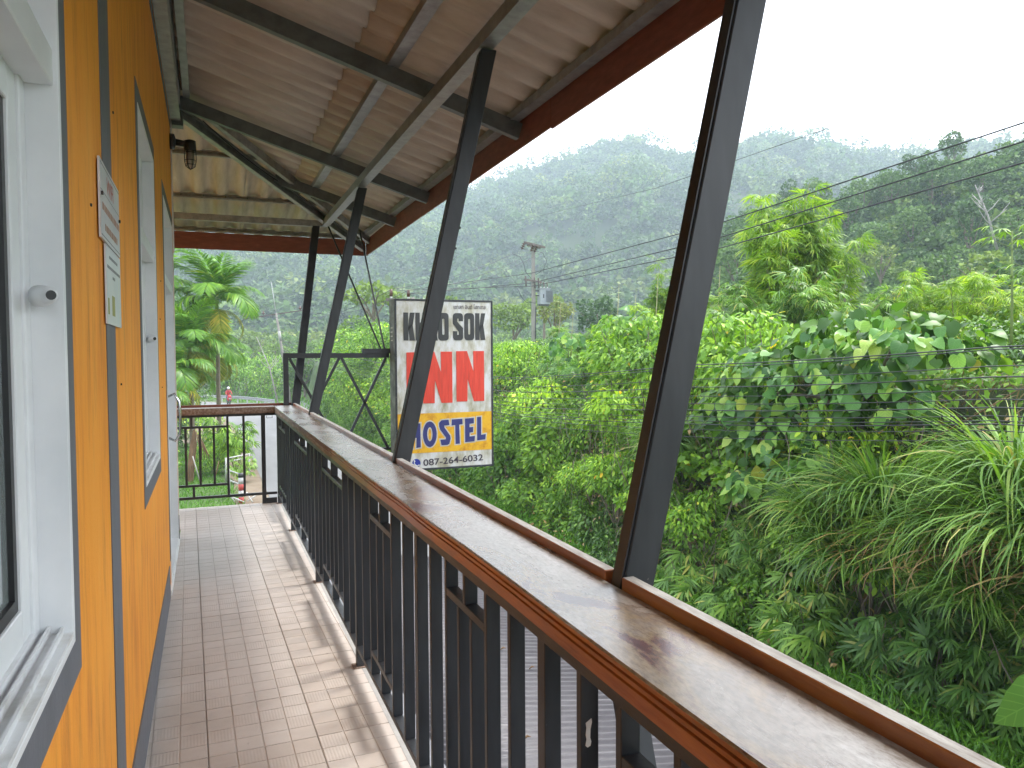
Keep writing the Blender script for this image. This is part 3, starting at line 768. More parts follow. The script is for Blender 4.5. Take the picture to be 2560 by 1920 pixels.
# hooks under the first end purlin
for kx in range(10):
    xx = -1.55+kx*.22
    T('hook_bolt', 'galvanised_dull', roof, [(xx, 8.82, 3.30), (xx, 8.82, 3.2), (xx+.012, 8.82, 3.19)], .004, 5)

# ================================================================== LOWER CORRUGATED ROOF
lr = empty('lower_roof', 'low corrugated metal roof just below the balcony railing', 'roof')
bm = bmesh.new(); P2 = .076
for s in range(1):
    ny = int(9.2/(P2/8)); xs = (.80, 1.5, 3.4); 
    g = [[bm.verts.new((X, -1.0+9.2*j/ny, -.50-.16*(X-.8)+.010*math.sin(2*math.pi*(j/8.)))) for j in range(ny+1)] for X in xs]
    for i in range(2):
        for j in range(ny): bm.faces.new((g[i][j], g[i+1][j], g[i+1][j+1], g[i][j+1]))
for f in bm.faces: f.smooth = True
bmesh.ops.solidify(bm, geom=bm.faces[:], thickness=.002)
me = bpy.data.meshes.new('metal_sheet'); bm.to_mesh(me); bm.free(); link('metal_sheet', me, 'roof_metal', lr)
B('support_wall', 'concrete', lr, (.72, .80, -1, 8.2, -3.4, -.45), (3.2, 3.28, -.9, 8.0, -3.4, -.96))
for k in range(7):
    yy = -.4+k*1.25; T('roof_screw', 'galvanised', lr, [(1.3, yy, -.585), (1.3, yy, -.562)], .009, 8)
# dry litter caught in the ribs
for k in range(14):
    xx, yy = random.uniform(.9, 2.2), random.uniform(.3, 6)
    z = -.5-.16*(xx-.8)+.016
    tag(T('dry_leaf', 'stump_wood', None, [(xx, yy, z), (xx+.03, yy+.02, z+.006), (xx+.05, yy+.01, z+.002)], [.002, .007, .001], 5),
        'dry brown leaf lying on the low corrugated roof', 'leaf', 'dry leaves on the low corrugated roof')

# ================================================================== SIGN BRACKET + SIGN
br = empty('sign_bracket', 'black welded steel truss carrying the hostel sign out from the railing corner', 'bracket', (.75, 8.25, 1.0))
br.location = (0, 0, 0)
YB = 8.25
def bb(n, p0, p1, w=.052, h=.052): BM(n, 'black_steel', br, p0, p1, w, h, up=(0, 1, 0))
bb('upright', (.750, YB+.022, .99), (.750, YB+.022, 1.541))
bb('top_chord', (.773, YB+.022, 1.514), (1.833, YB+.022, 1.512))
bb('stub_arm', (1.542, YB-.0, 1.560), (1.90, YB-.0, 1.560))
bb('bottom_chord', (.75, YB+.022, .492), (1.895, YB+.022, .492), .03, .03)
bb('upright_lower', (.750, YB+.022, .48), (.750, YB+.022, .93))
for a, b in (((.787, 1.488), (1.30, .505)), ((1.300, 1.49), (.787, .505)), ((1.322, 1.49), (1.811, .505)), ((1.80, 1.487), (1.322, .505))):
    bb('diagonal', (a[0], YB+.018, a[1]), (b[0], YB+.018+.0, b[1]), .028, .028)
bb('hanger_rod', (1.315, 9.0, 2.99), (1.746, 8.27, 1.583), .016, .016)
bb('hanger_rod', (1.69, 9.10, 2.99), (1.785, 8.25, 1.583), .016, .016)
T('bolt', 'black_steel', br, [(1.81, YB-.01, .505), (1.81, YB+.03, .505)], .014, 8)

sg = empty('hostel_sign', 'stained hostel sign board with black, red and blue lettering and a phone number', 'sign', (2.4, 8.0, .3))
sg.location = (0, 0, 0)
F = 8.0
SX0, SX1, SZ0, SZ1 = 1.862, 2.925, .292, 2.090
BX0, BX1, BZ0, BZ1 = 1.842, 2.945, .270, 2.112
B('cabinet_side', 'sign_side', sg, (BX0, BX0+.012, F+.012, F+.25, BZ0, BZ1), (BX1-.012, BX1, F+.012, F+.25, BZ0, BZ1), (BX0+.012, BX1-.012, F+.012, F+.25, BZ1-.012, BZ1), (BX0+.012, BX1-.012, F+.012, F+.25, BZ0, BZ0+.012))
for n, r in (('frame_bar', (BX0, SX0, F-.006, F+.011, BZ0, BZ1)), ('frame_bar', (SX1, BX1, F-.006, F+.011, BZ0, BZ1)), ('frame_bar', (SX0, SX1, F-.006, F+.011, SZ1, BZ1)), ('frame_bar', (SX0, SX1, F-.006, F+.011, BZ0, SZ0))):
    B(n, 'sign_frame', sg, r, bevel=.002)
for k in range(4): B('vent_slot', 'sign_white', sg, (BX0-.002, BX0-.0002, F+.10, F+.18, 1.80-k*.045, 1.812-k*.045))
B('pole', 'sign_side', sg, (BX0+.02, BX0+.07, F+.252, F+.275, .30, 2.09))
B('face_panel', 'sign_white', sg, (SX0, SX1, F+.002, F+.008, SZ0, SZ1))
B('back_panel', 'sign_white', sg, (SX0, SX1, F+.24, F+.248, SZ0, SZ1))
B('yellow_panel', 'sign_yellow', sg, (SX0+.0005, SX1-.0005, F-.0005, F+.0018, .458, .885))
def letter(polys, mat, y0=F-.0035, y1=F+.0015, holes=None, name='letter'):
    bm = bmesh.new()
    for p in polys: prism(bm, p, y0, y1)
    return bm_done(name, bm, mat, sg)
# heavy condensed black capitals
def rrect(x0, x1, z0, z1, r, n=5):
    out = []
    for cx, cz, a0 in ((x1-r, z1-r, 0), (x0+r, z1-r, 90), (x0+r, z0+r, 180), (x1-r, z0+r, 270)):
        for k in range(n+1):
            a = rad(a0+90*k/n); out.append((cx+r*math.cos(a), cz+r*math.sin(a)))
    return out
def ring(bm, outer, inner, y0, y1):
    n = len(outer)
    vo = [[bm.verts.new((x, y, z)) for x, z in outer] for y in (y0, y1)]; vi = [[bm.verts.new((x, y, z)) for x, z in inner] for y in (y0, y1)]
    for k in range(n):
        j = (k+1) % n
        bm.faces.new((vo[0][k], vo[0][j], vi[0][j], vi[0][k])); bm.faces.new((vo[1][k], vi[1][k], vi[1][j], vo[1][j]))
        bm.faces.new((vo[0][k], vo[1][k], vo[1][j], vo[0][j])); bm.faces.new((vi[0][k], vi[0][j], vi[1][j], vi[1][k]))
def lO(x0, x1, z0, z1, r, ix, iz, mat='sign_dark', y0=F-.0035, y1=F+.0015, name='letter', ir=None):
    bm = bmesh.new(); ring(bm, rrect(x0, x1, z0, z1, r), rrect(x0+ix, x1-ix, z0+iz, z1-iz, ir or (x1-x0-2*ix)/2*.98), y0, y1)
    return bm_done(name, bm, mat, sg)
ZT, ZB = 1.965, 1.668
def lK(x0, x1, zt, zb_):
    w = (x1-x0); s = w*.42
    letter([[(x0, zb_), (x0+s, zb_), (x0+s, zt), (x0, zt)],
            [(x0+s, zb_+.115), (x1-.022, (zt+zb_)/2+.02), (x1, zt), (x1-s*.98, zt), (x0+s, zt-.16)],
            [(x0+s, zb_+.13), (x1-s*1.12, zb_), (x1, zb_), (x1-.025, (zt+zb_)/2+.03), (x0+s, zt-.165)]], 'sign_dark')
lK(1.937, 2.060, ZT, ZB)
letter([[(2.068, ZB), (2.115, ZB), (2.115, ZT), (2.068, ZT)], [(2.115, 1.78), (2.145, 1.78), (2.145, 1.86), (2.115, 1.86)], [(2.145, ZB), (2.192, ZB), (2.192, ZT), (2.145, ZT)]], 'sign_dark')
letter([[(2.198, ZB), (2.243, ZB), (2.266, ZT), (2.236, ZT)], [(2.312, ZB), (2.274, ZT), (2.266, ZT), (2.245, ZT), (2.268, ZB)], [(2.238, 1.72), (2.275, 1.72), (2.275, 1.78), (2.238, 1.78)]], 'sign_dark')
lO(2.318, 2.436, ZB, ZT+.002, .036, .046, .062)
def lS(x0, x1, z0, z1, t, tv, mat, y0=F-.0035, y1=F+.0015, name='letter'):
    zm = (z0+z1)/2; r = .03
    top = rrect(x0, x1, z0, z1, r, 3)
    letter([[(x0, zm+.035), (x0+t, zm+.055), (x0+t, z1-tv-.004), (x1-t, z1-tv-.004), (x1-t, z1-.088), (x1, z1-.088), (x1, z1-r), (x1-.01, z1-.008), (x1-r, z1), (x0+r, z1), (x0+.01, z1-.008), (x0, z1-r)][::-1],
            [(x0, zm+.035), (x0+t, zm+.055), (x1, zm-.015), (x1, zm-.04), (x1-t, zm-.055), (x0+.02, zm+.008)][::-1],
            [(x1, zm-.035), (x1-t, zm-.055), (x1-t, z0+tv+.004), (x0+t, z0+tv+.004), (x0+t, z0+.10), (x0, z0+.10), (x0, z0+r), (x0+.01, z0+.008), (x0+r, z0), (x1-r, z0), (x1-.01, z0+.008), (x1, z0+r)]],
           mat, y0, y1, name=name)
lS(2.485, 2.600, 1.671, 1.967, .048, .056, 'sign_dark')
lO(2.614, 2.728, 1.672, 1.968, .036, .045, .062)
lK(2.741, 2.858, 1.969, 1.675)
# INN
letter([[(1.962, .985), (2.11, .987), (2.115, 1.545), (1.965, 1.541)]], 'sign_red')
def lN(x0, x1, z0, z1):
    w = x1-x0; s = w*.385
    letter([[(x0, z0), (x0+s, z0), (x0+s+.005, z0+.25), (x0+s, z1), (x0, z1)],
            [(x1-s, z1-.225), (x1-s-.002, z1), (x1, z1), (x1, z0), (x1-s+.002, z0)],
            [(x0+s+.005, z0+.25), (x1-s+.002, z0), (x1-s, z1-.225), (x0+s, z1)]], 'sign_red')
lN(2.145, 2.472, .992, 1.548); lN(2.519, 2.840, 1.001, 1.553)
# HOSTEL: pale outline plates 0.9 mm under the blue letters
def grow(p, g):
    n = len(p); out = []
    ar = sum(p[i][0]*p[(i+1) % n][1]-p[(i+1) % n][0]*p[i][1] for i in range(n)); sgn = 1 if ar > 0 else -1
    for i in range(n):
        a, b, c = Vector(p[i-1]), Vector(p[i]), Vector(p[(i+1) % n])
        d1 = (b-a).normalized(); d2 = (c-b).normalized(); n1 = Vector((d1.y, -d1.x))*sgn; n2 = Vector((d2.y, -d2.x))*sgn
        m = (n1+n2); m = m/max(.35, m.length_squared/1.0)*1.0 if m.length > 1e-4 else n1
        m = (n1+n2).normalized()/max(.5, math.cos(n1.angle(n2)/2)) if (n1+n2).length > 1e-4 else n1
        out.append((b.x+m.x*g, b.y+m.y*g))
    return out
HOST = {
 'H': [[(1.975, .505), (2.022, .508), (2.022, .62), (2.065, .625), (2.062, .515), (2.111, .521), (2.109, .780), (2.062, .778), (2.063, .685), (2.022, .68), (2.022, .775), (1.975, .77)]],
 'S': [[(2.318, .775), (2.345, .803), (2.425, .808), (2.434, .748), (2.375, .744), (2.378, .722), (2.440, .635), (2.447, .60), (2.432, .545), (2.41, .531), (2.343, .531), (2.330, .592), (2.392, .594), (2.394, .612), (2.330, .70), (2.318, .735)]],
 'T': [[(2.458, .742), (2.462, .808), (2.583, .812), (2.585, .752), (2.546, .748), (2.552, .540), (2.503, .537), (2.500, .745)]],
 'E': [[(2.613, .552), (2.722, .557), (2.728, .618), (2.665, .613), (2.665, .655), (2.705, .66), (2.708, .718), (2.665, .714), (2.665, .752), (2.715, .757), (2.716, .817), (2.613, .812)]],
 'L': [[(2.752, .566), (2.848, .572), (2.855, .632), (2.800, .626), (2.800, .826), (2.754, .824)]]}
for ch in 'HSTEL':
    for p in HOST[ch]:
        letter([grow(p, .013)], 'sign_outline', F-.0015, F+.0005, name='letter_outline'); letter([p], 'sign_blue', F-.0035, F-.001)
def ell(cx, cz, rx, rz, n=24): return [(cx+rx*math.cos(2*math.pi*k/n), cz+rz*math.sin(2*math.pi*k/n)) for k in range(n)]
def ellring(cx, cz, a, b, c, d, mat, y0, y1, name):
    bm = bmesh.new(); ring(bm, ell(cx, cz, a, b), ell(cx, cz, c, d), y0, y1); bm_done(name, bm, mat, sg)
ellring(2.213, .657, .090, .152, .016, .062, 'sign_outline', F-.0015, F+.0005, 'letter_outline')
ellring(2.213, .657, .077, .139, .030, .076, 'sign_blue', F-.0035, F-.001, 'letter')
# phone number and icon, thai line
RF = Matrix(((1, 0, 0, 0), (0, 0, -1, 0), (0, 1, 0, 0), (0, 0, 0, 1)))
def sign_text(body, size, x, z, mat, width, name='lettering', offset=0, rot=0):
    o = text_mesh(body, size, mat, sg, name=name, depth=.0012, offset=offset)
    xs = [v.co.x for v in o.data.vertices]
    k = width/(max(xs)-min(xs)); x_ = min(xs)
    for v in o.data.vertices: v.co.x = (v.co.x-x_)*k
    o.matrix_local = Matrix.Translation((x, F-.0015, z)) @ RF @ Matrix.Rotation(rot, 4, 'Z')
    return o
sign_text('087-264-6032', .098, 2.139, .318, 'sign_phone_grey', .682, offset=.0012, rot=rad(2.0))
sign_text('เขาสก อินด์ โฮทเทล', .062, 2.497, 2.012, 'sign_phone_grey', .365, rot=rad(.5))
letter([ell(2.061, .350, .046, .048, 28)], 'sign_blue_bright', F-.0022, F+.0015, name='phone_icon')
bm = bmesh.new()
pts = [(2.040, .376), (2.037, .352), (2.050, .334), (2.068, .324), (2.088, .326)]
for (a, b) in zip(pts[:-1], pts[1:]): beam(bm, (a[0], F-.003, a[1]), (b[0], F-.003, b[1]), .008, .002, up=(0, 1, 0))
beam(bm, (2.036, F-.003, .384), (2.044, F-.003, .366), .014, .0024, up=(0, 1, 0)); beam(bm, (2.080, F-.003, .326), (2.096, F-.003, .330), .014, .0024, up=(0, 1, 0))
bm_done('phone_handset', bm, 'sign_white', sg)
# ================================================================== TERRAIN
GZ = -3.4
def smooth(t): t = min(1, max(0, t)); return t*t*(3-2*t)
def interp(x, tab):
    if x <= tab[0][0]: return tab[0][1]
    for (a, va), (b, vb) in zip(tab[:-1], tab[1:]):
        if x <= b: return va+(vb-va)*(x-a)/(b-a)
    return tab[-1][1]
def bank_foot(y): return 9.15 + .35*math.sin(y*.35) + (0 if y < 45 else (y-45)*.02)
def bank_h(x, y):
    f = bank_foot(y); t = (x-f)/1.5
    top = 1.0 - (0 if y < 50 else .0)
    h = GZ - .03 + (top-GZ)*smooth(t)
    if x > f+1.5: h += (x-f-1.5)*.045
    return h + .25*noise.noise((x*.4, y*.4, 0))*smooth(t)
def grid_mesh(name, xs, ys, fn, mat, label=None):
    nx, ny = len(xs), len(ys)
    v = [(x, y, fn(x, y)) for x in xs for y in ys]
    f = [(i*ny+j, (i+1)*ny+j, (i+1)*ny+j+1, i*ny+j+1) for i in range(nx-1) for j in range(ny-1)]
    me = bpy.data.meshes.new(name); me.from_pydata(v, [], f); me.update()
    for p in me.polygons: p.use_smooth = True
    o = link(name, me, mat); return tag(o, kind='structure')
# flat ground to the horizon
bm = bmesh.new(); rings = [0, 8, 25, 60, 130, 300, 600, 1200]
prev = None
for r in rings[1:]:
    cur = [bm.verts.new((r*math.cos(2*math.pi*k/48), r*math.sin(2*math.pi*k/48), GZ)) for k in range(48)]
    if prev is None: bm.faces.new(cur)
    else:
        for k in range(48): bm.faces.new((prev[k], prev[(k+1) % 48], cur[(k+1) % 48], cur[k]))
    prev = cur
tag(bm_done('ground', bm, 'ground'), kind='structure')
grid_mesh('embankment', [8.4+.3*i for i in range(14)]+[13+1.5*i for i in range(34)], [-30+1.5*j for j in range(84)],
          lambda x, y: bank_h(x, y) if x > 8.45 else GZ-.2, 'ground')
# road: centre line curving away to the left behind the palms
ROADC = [(4.9, -30), (4.9, 0), (4.9, 30), (4.85, 45), (4.6, 58), (3.6, 70), (1.4, 80), (-3, 89), (-10, 95), (-24, 99), (-60, 100)]
def catmull(P, n=10):
    out = []
    for i in range(len(P)-1):
        p0 = P[max(i-1, 0)]; p1 = P[i]; p2 = P[i+1]; p3 = P[min(i+2, len(P)-1)]
        for k in range(n):
            t = k/n; out.append(tuple(.5*((2*b)+(-a+c)*t+(2*a-5*b+4*c-d)*t*t+(-a+3*b-3*c+d)*t**3) for a, b, c, d in zip(p0, p1, p2, p3)))
    out.append(P[-1]); return out
RC = catmull(ROADC)
def ribbon(name, o0, o1, z, mat, rag=0, kind='structure'):
    bm = bmesh.new(); prev = None
    for i, p in enumerate(RC):
        a = Vector(RC[max(i-1, 0)]); b = Vector(RC[min(i+1, len(RC)-1)]); d = (b-a).normalized(); n = Vector((d.y, -d.x))
        q = Vector(p)
        r0 = o0+(noise.noise((i*.7, 1, 0))*rag if o0 < 0 or rag else 0); r1 = o1
        c = [bm.verts.new((q.x+n.x*k, q.y+n.y*k, z)) for k in (r0, (r0+r1)/2, r1)]
        if prev:
            for k in range(2): bm.faces.new((prev[k], c[k], c[k+1], prev[k+1]))
        prev = c
    return tag(bm_done(name, bm, mat), kind=kind)
ribbon('road', -3.0, 3.2, GZ+.03, 'road_concrete')
ribbon('dirt_verge', -4.1, 3.7, GZ+.012, 'dirt', .5)
bm = bmesh.new(); vs = [bm.verts.new(p) for p in ((6.5, 72, GZ+.022), (13, 74, GZ+.022), (14, 88, GZ+.022), (2.2, 86, GZ+.022))]; bm.faces.new(vs)
tag(bm_done('driveway', bm, 'road_concrete'), kind='structure')
bm = bmesh.new(); vs = [bm.verts.new(p) for p in ((-8, 47, GZ+.008), (2.0, 45, GZ+.008), (1.8, 58, GZ+.008), (-9, 56, GZ+.008))]; bm.faces.new(vs)
tag(bm_done('yard_path', bm, 'dirt'), kind='structure')

# far mountain and nearer wooded hill (azimuth in degrees from +Y, elevation tangent)
FAR = [(-40, .15), (-20, .155), (-8, .16), (-2, .158), (4, .158), (9, .168), (13, .186), (18, .212), (20, .228), (23, .244), (26.5, .262), (30.7, .281), (32.5, .264), (34.3, .246), (36, .262), (40, .266),
       (43, .262), (46, .240), (48.2, .228), (51, .232), (55, .226), (62, .24), (75, .22), (95, .2), (120, .18)]
RF_ = 640.
def far_h(x, y):
    r = math.hypot(x, y); az = math.degrees(math.atan2(x, y)); e = interp(az, FAR)
    H = e*RF_ - 5 - GZ
    t = (r-210)/(RF_-210)
    if t < 0: return GZ-2
    prof = t**1.12 if t < 1 else 1-.35*(t-1)
    n = noise.noise((x*.006, y*.006, 0))*22 + noise.noise((x*.017, y*.017, 3))*9
    return GZ-2 + (H)*prof + n*min(1, t*3)*(1 if t < .8 else max(.12, 1-(t-.8)*4.4))
NEAR = [(24, -.03), (30, .00), (32.5, .035), (34.5, .085), (36, .125), (37.5, .150), (40, .168), (43.4, .186), (45, .175), (47, .18), (50, .205), (53, .20), (56, .218), (62, .235), (75, .25), (95, .25), (120, .2)]
RN = 135.
def near_h(x, y):
    r = math.hypot(x, y); az = math.degrees(math.atan2(x, y)); e = interp(az, NEAR)
    H = max(0, e*RN - 4.0 - GZ) if e > 0 else 0
    t = (r-52)/(RN-52)
    if t < 0 or H <= 0: return -4.4
    prof = smooth(t*.5+.0)*2 if t < 1 else 1-.25*(t-1)
    return -3.0 + 3.6*smooth(t*4)*smooth((az-28)/8) + (H-.0)*min(prof, 1.05) + noise.noise((x*.03, y*.03, 0))*3*min(1, t*3)
def polar_mesh(name, rs, azs, fn, mat):
    v = []; 
    for r in rs:
        for a in azs:
            x, y = r*math.sin(rad(a)), r*math.cos(rad(a)); v.append((x, y, fn(x, y)))
    n = len(azs); f = [(i*n+j, i*n+j+1, (i+1)*n+j+1, (i+1)*n+j) for i in range(len(rs)-1) for j in range(n-1)]
    me = bpy.data.meshes.new(name); me.from_pydata(v, [], f); me.update()
    for p in me.polygons: p.use_smooth = True
    return tag(link(name, me, mat), kind='structure')
polar_mesh('mountain', [195+18*i for i in range(42)], [-45+1.5*i for i in range(110)], far_h, 'hill_soil')
polar_mesh('wooded_hill', [50+5*i for i in range(34)], [26+1.5*i for i in range(62)], near_h, 'hill_soil')

# ================================================================== LEAF ENGINE
def nrm(a): return a/np.maximum(np.linalg.norm(a, axis=-1, keepdims=True), 1e-9)
def arr_mesh(name, V, faces_by_size, mat=None, smooth=False):
    """V (n,3); faces_by_size: list of int arrays (m,k)"""
    me = bpy.data.meshes.new(name)
    me.vertices.add(len(V)); me.vertices.foreach_set('co', np.asarray(V, np.float32).ravel())
    loops = np.concatenate([f.ravel() for f in faces_by_size]); sizes = np.concatenate([np.full(len(f), f.shape[1]) for f in faces_by_size])
    me.loops.add(len(loops)); me.loops.foreach_set('vertex_index', loops.astype(np.int32))
    me.polygons.add(len(sizes)); st = np.concatenate([[0], np.cumsum(sizes)[:-1]])
    me.polygons.foreach_set('loop_start', st.astype(np.int32))
    if smooth: me.polygons.foreach_set('use_smooth', np.ones(len(sizes), bool))
    me.update(calc_edges=True)
    if mat: me.materials.append(MATS[mat])
    return me
def stamp(tm, P, D, Nn, S):
    """copies of template tm=(verts, faces) at P, length axis D, normal Nn, scale S -> V, facelists"""
    TV, TF = tm; n = len(P); D = nrm(D); side = nrm(np.cross(D, Nn)); Nz = np.cross(side, D)
    S = np.broadcast_to(np.asarray(S, float).reshape(-1, 1) if np.ndim(S) else np.full((n, 1), S), (n, 1))
    V = P[:, None, :] + S[:, :, None]*(TV[None, :, 0:1]*side[:, None, :] + TV[None, :, 1:2]*D[:, None, :] + TV[None, :, 2:3]*Nz[:, None, :])
    k = len(TV); off = (np.arange(n)*k)[:, None, None]; out = []
    for size in sorted({len(f) for f in TF}):
        fs = np.array([f for f in TF if len(f) == size]); out.append((fs[None]+off).reshape(-1, size))
    return V.reshape(-1, 3), out
def leaves(name, tm, P, D, Nn, S, mat, smooth=False):
    V, F_ = stamp(tm, P, D, Nn, S); return arr_mesh(name, V, F_, mat, smooth)
def tmpl(v, f): return (np.array(v, float), f)
QUAD = tmpl([(-.5, 0, 0), (.5, 0, 0), (.42, 1, -.12), (-.42, 1, -.12)], [(0, 1, 2, 3)])
CLUMP = tmpl([(-.1, 0, 0), (.1, 0, 0), (.5, .45, .05), (.2, 1, -.15), (-.2, .95, -.1), (-.5, .5, .0)], [(0, 1, 2, 3, 4, 5)])
OVATE = tmpl([(0, 0, 0), (-.22, .3, .05), (0, .33, -.02), (.22, .3, .05), (-.19, .66, .02), (0, .68, -.05), (.19, .66, .02), (0, 1, -.14)],
             [(0, 2, 1), (0, 3, 2), (1, 2, 5, 4), (2, 3, 6, 5), (4, 5, 7), (5, 6, 7)])
OVLOW = tmpl([(0, 0, 0), (-.24, .45, .04), (.24, .45, .04), (0, 1, -.12)], [(0, 2, 1), (1, 2, 3)])
def lance(w=.10, droop=.25):
    return tmpl([(0, 0, 0), (-w/2, .25, -.01), (w/2, .25, -.01), (-w/2*.9, .62, -.08*droop*4), (w/2*.9, .62, -.08*droop*4), (0, 1, -droop)], [(0, 2, 1), (1, 2, 4, 3), (3, 4, 5)])
def spray(n=7, w=.09, droop=.3, spread=62, seed=0):
    r = random.Random(seed); V = []; F_ = []; lv, lf = lance(w, droop)
    for i in range(n):
        a = rad(-spread+2*spread*i/(n-1)+r.uniform(-6, 6)); s = r.uniform(.75, 1.0)*(1-.25*abs(a)/1.2); tilt = r.uniform(-.25, .15)
        c, sn = math.cos(a), math.sin(a); base = len(V); y0 = .0+.16*(n-1-abs(2*i-n+1))/(n-1)
        for x, y, z in lv:
            x2, y2 = x*s, y*s; V.append((x2*c+y2*sn, y0-x2*sn+y2*c, z*s+tilt*y2))
        F_ += [tuple(base+k for k in f) for f in lf]
    return tmpl(V, F_)
SPRAY = spray(7, .13); SPRAY2 = spray(9, .10, .42, 75, 3)
def heart():
    o = [(0, .06), (.16, -.04), (.33, .04), (.44, .22), (.45, .42), (.36, .64), (.20, .84), (0, 1.05), (-.20, .84), (-.36, .64), (-.45, .42), (-.44, .22), (-.33, .04), (-.16, -.04)]
    V = [(0, .08, 0), (0, .36, -.02), (0, .68, -.05)]; 
    for x, y in o[1:]: V.append((x, y, .10*abs(x)*2-.22*y*y+(.05 if abs(x) > .4 else 0)))
    # indices: 0 base,1 mid,2 upper, outline 3..15 (o[1]..o[13]); tip is o[7] -> index 9
    F_ = [(0, 3, 4), (0, 4, 5, 1), (1, 5, 6), (1, 6, 7, 2), (2, 7, 8), (2, 8, 9), (2, 9, 10), (2, 10, 11), (1, 2, 11, 12), (1, 12, 13), (0, 1, 13, 14), (0, 14, 15)]
    return tmpl(V, F_)
HEART = heart()
def lobed():
    o = [(0, 0), (.30, -.08), (.42, .10), (.36, .24), (.62, .42), (.36, .52), (.26, .62), (0, 1.0), (-.26, .62), (-.36, .52), (-.62, .42), (-.36, .24), (-.42, .10), (-.30, -.08)]
    V = [(0, .3, .03)]+[(x, y, -.14*(x*x+y*y*.7)) for x, y in o]
    F_ = [(0, i, i+1) for i in range(1, 14)]+[(0, 14, 1)]
    return tmpl(V, F_)
LOBED = lobed()
def blade(seg=6, w=.022, arch=1.0):
    """arching grass blade, length 1, rises then droops"""
    V = []; F_ = []
    for i in range(seg+1):
        t = i/seg; a = arch*t; y = math.sin(a)/max(arch, .01) if arch > .01 else t; z = -(1-math.cos(a))/max(arch, .01)
        ww = w*(1-t**2.2)*(.5+.5*min(1, t*5))
        V += [(-ww/2, y, z), (ww/2, y, z)]
    for i in range(seg): F_.append((2*i, 2*i+1, 2*i+3, 2*i+2))
    return tmpl(V, F_)
def rdir(n, rng): return nrm(rng.normal(size=(n, 3)))
def shell(blobs, dens, rng, inner=.72, up=.0, bottom=-.6):
    """points on the shells of ellipsoid blobs [(c,(rx,ry,rz))], skipping points deep inside another blob"""
    P, Nn = [], []
    for c, r in blobs:
        c = np.array(c); r = np.array(r); area = 4*math.pi*((r[0]*r[1])**1.6/3+(r[0]*r[2])**1.6/3+(r[1]*r[2])**1.6/3)**(1/1.6)
        n = int(area*dens); u = rdir(n, rng); u = u[u[:, 2] > bottom]
        k = rng.uniform(inner, 1.06, len(u))[:, None]; p = c+u*r*k; P.append(p); Nn.append(nrm(u/r))
    P = np.concatenate(P); Nn = np.concatenate(Nn); keep = np.ones(len(P), bool)
    for c, r in blobs:
        q = (P-np.array(c))/np.array(r); keep &= (q*q).sum(1) > .42
    return P[keep], Nn[keep]
def crown(name, blobs, dens, tm, size, mat, rng, droop=.3, upn=.7, jit=.5, inner=.72, smooth=False, bottom=-.6):
    P, Nn = shell(blobs, dens, rng, inner, bottom=bottom); n = len(P)
    up = np.array([0, 0, 1.]); no = nrm(Nn*.6+up*upn+rng.normal(size=(n, 3))*jit)
    d = Nn*np.array([1, 1, .3])+rng.normal(size=(n, 3))*.55-up*droop
    S = size*rng.uniform(.65, 1.25, n)
    return leaves(name, tm, P, d, no, S, mat, smooth)
def lumps(rng, n, R, H, r0=.35, r1=.55, flat=.8):
    """cluster of blobs filling an upright ellipsoid of radius R, height H, centred at H/2"""
    out = []
    for i in range(n):
        u = rdir(1, rng)[0]; k = rng.uniform(.45, .8)
        c = np.array([u[0]*R*k, u[1]*R*k, H/2+u[2]*H/2*k]); r = rng.uniform(r0, r1)*min(R, H/2)
        out.append((c, (r*rng.uniform(.9, 1.3), r*rng.uniform(.9, 1.3), r*flat*rng.uniform(.8, 1.1))))
    out.append((np.array([0, 0, H*.45]), (R*.62, R*.62, H*.36)))
    return out

G_ = lambda *c: list(c)
leafmat('leaf_vine', [(0, (0.068, 0.150, 0.022)), (.35, (0.112, 0.255, 0.033)), (.7, (0.195, 0.390, 0.053)), (.93, (0.330, 0.540, 0.075)), (.99, (0.360, 0.510, 0.090)), (.992, (0.700, 0.600, 0.075)), (1, (0.675, 0.420, 0.060))])
leafmat('leaf_dark', [(0, (0.029, 0.072, 0.021)), (.5, (0.051, 0.128, 0.032)), (.85, (0.088, 0.192, 0.045)), (1, (0.160, 0.304, 0.064))], trans=.25, rough=.38)
leafmat('leaf_mid', [(0, (0.056, 0.136, 0.026)), (.5, (0.096, 0.224, 0.035)), (.85, (0.160, 0.320, 0.048)), (1, (0.256, 0.432, 0.064))])
leafmat('leaf_bamboo_dark', [(0, (.05, .13, .032)), (.5, (.09, .21, .05)), (.9, (.16, .32, .075)), (1, (.30, .32, .10))], trans=.38, rough=.42)
leafmat('leaf_bamboo_bright', [(0, (.08, .18, .018)), (.4, (.14, .28, .028)), (.8, (.22, .38, .04)), (1, (.34, .44, .07))], trans=.42)
leafmat('leaf_grass_blade', [(0, (.06, .15, .03)), (.4, (.10, .22, .04)), (.8, (.17, .32, .06)), (.94, (.25, .38, .10)), (1, (.34, .32, .14))], trans=.38, rough=.5)
leafmat('leaf_bamboo_fresh', [(0, (.05, .14, .02)), (.5, (.08, .22, .03)), (1, (.15, .33, .045))], trans=.4)
leafmat('leaf_dry', [(0, (.14, .10, .05)), (.5, (.24, .18, .09)), (1, (.36, .28, .16))], trans=.2)
leafmat('leaf_large', [(0, (.035, .10, .02)), (.4, (.06, .16, .028)), (.75, (.11, .24, .035)), (.95, (.19, .34, .045)), (1, (.36, .34, .04))], trans=.42, rough=.42)
leafmat('leaf_palm', [(0, (.06, .16, .03)), (.5, (.10, .25, .035)), (.85, (.17, .34, .045)), (1, (.34, .40, .07))], trans=.35, rough=.4)
leafmat('leaf_palm_old', [(0, (.10, .18, .02)), (.5, (.22, .27, .035)), (1, (.40, .36, .06))], trans=.3, rough=.5)
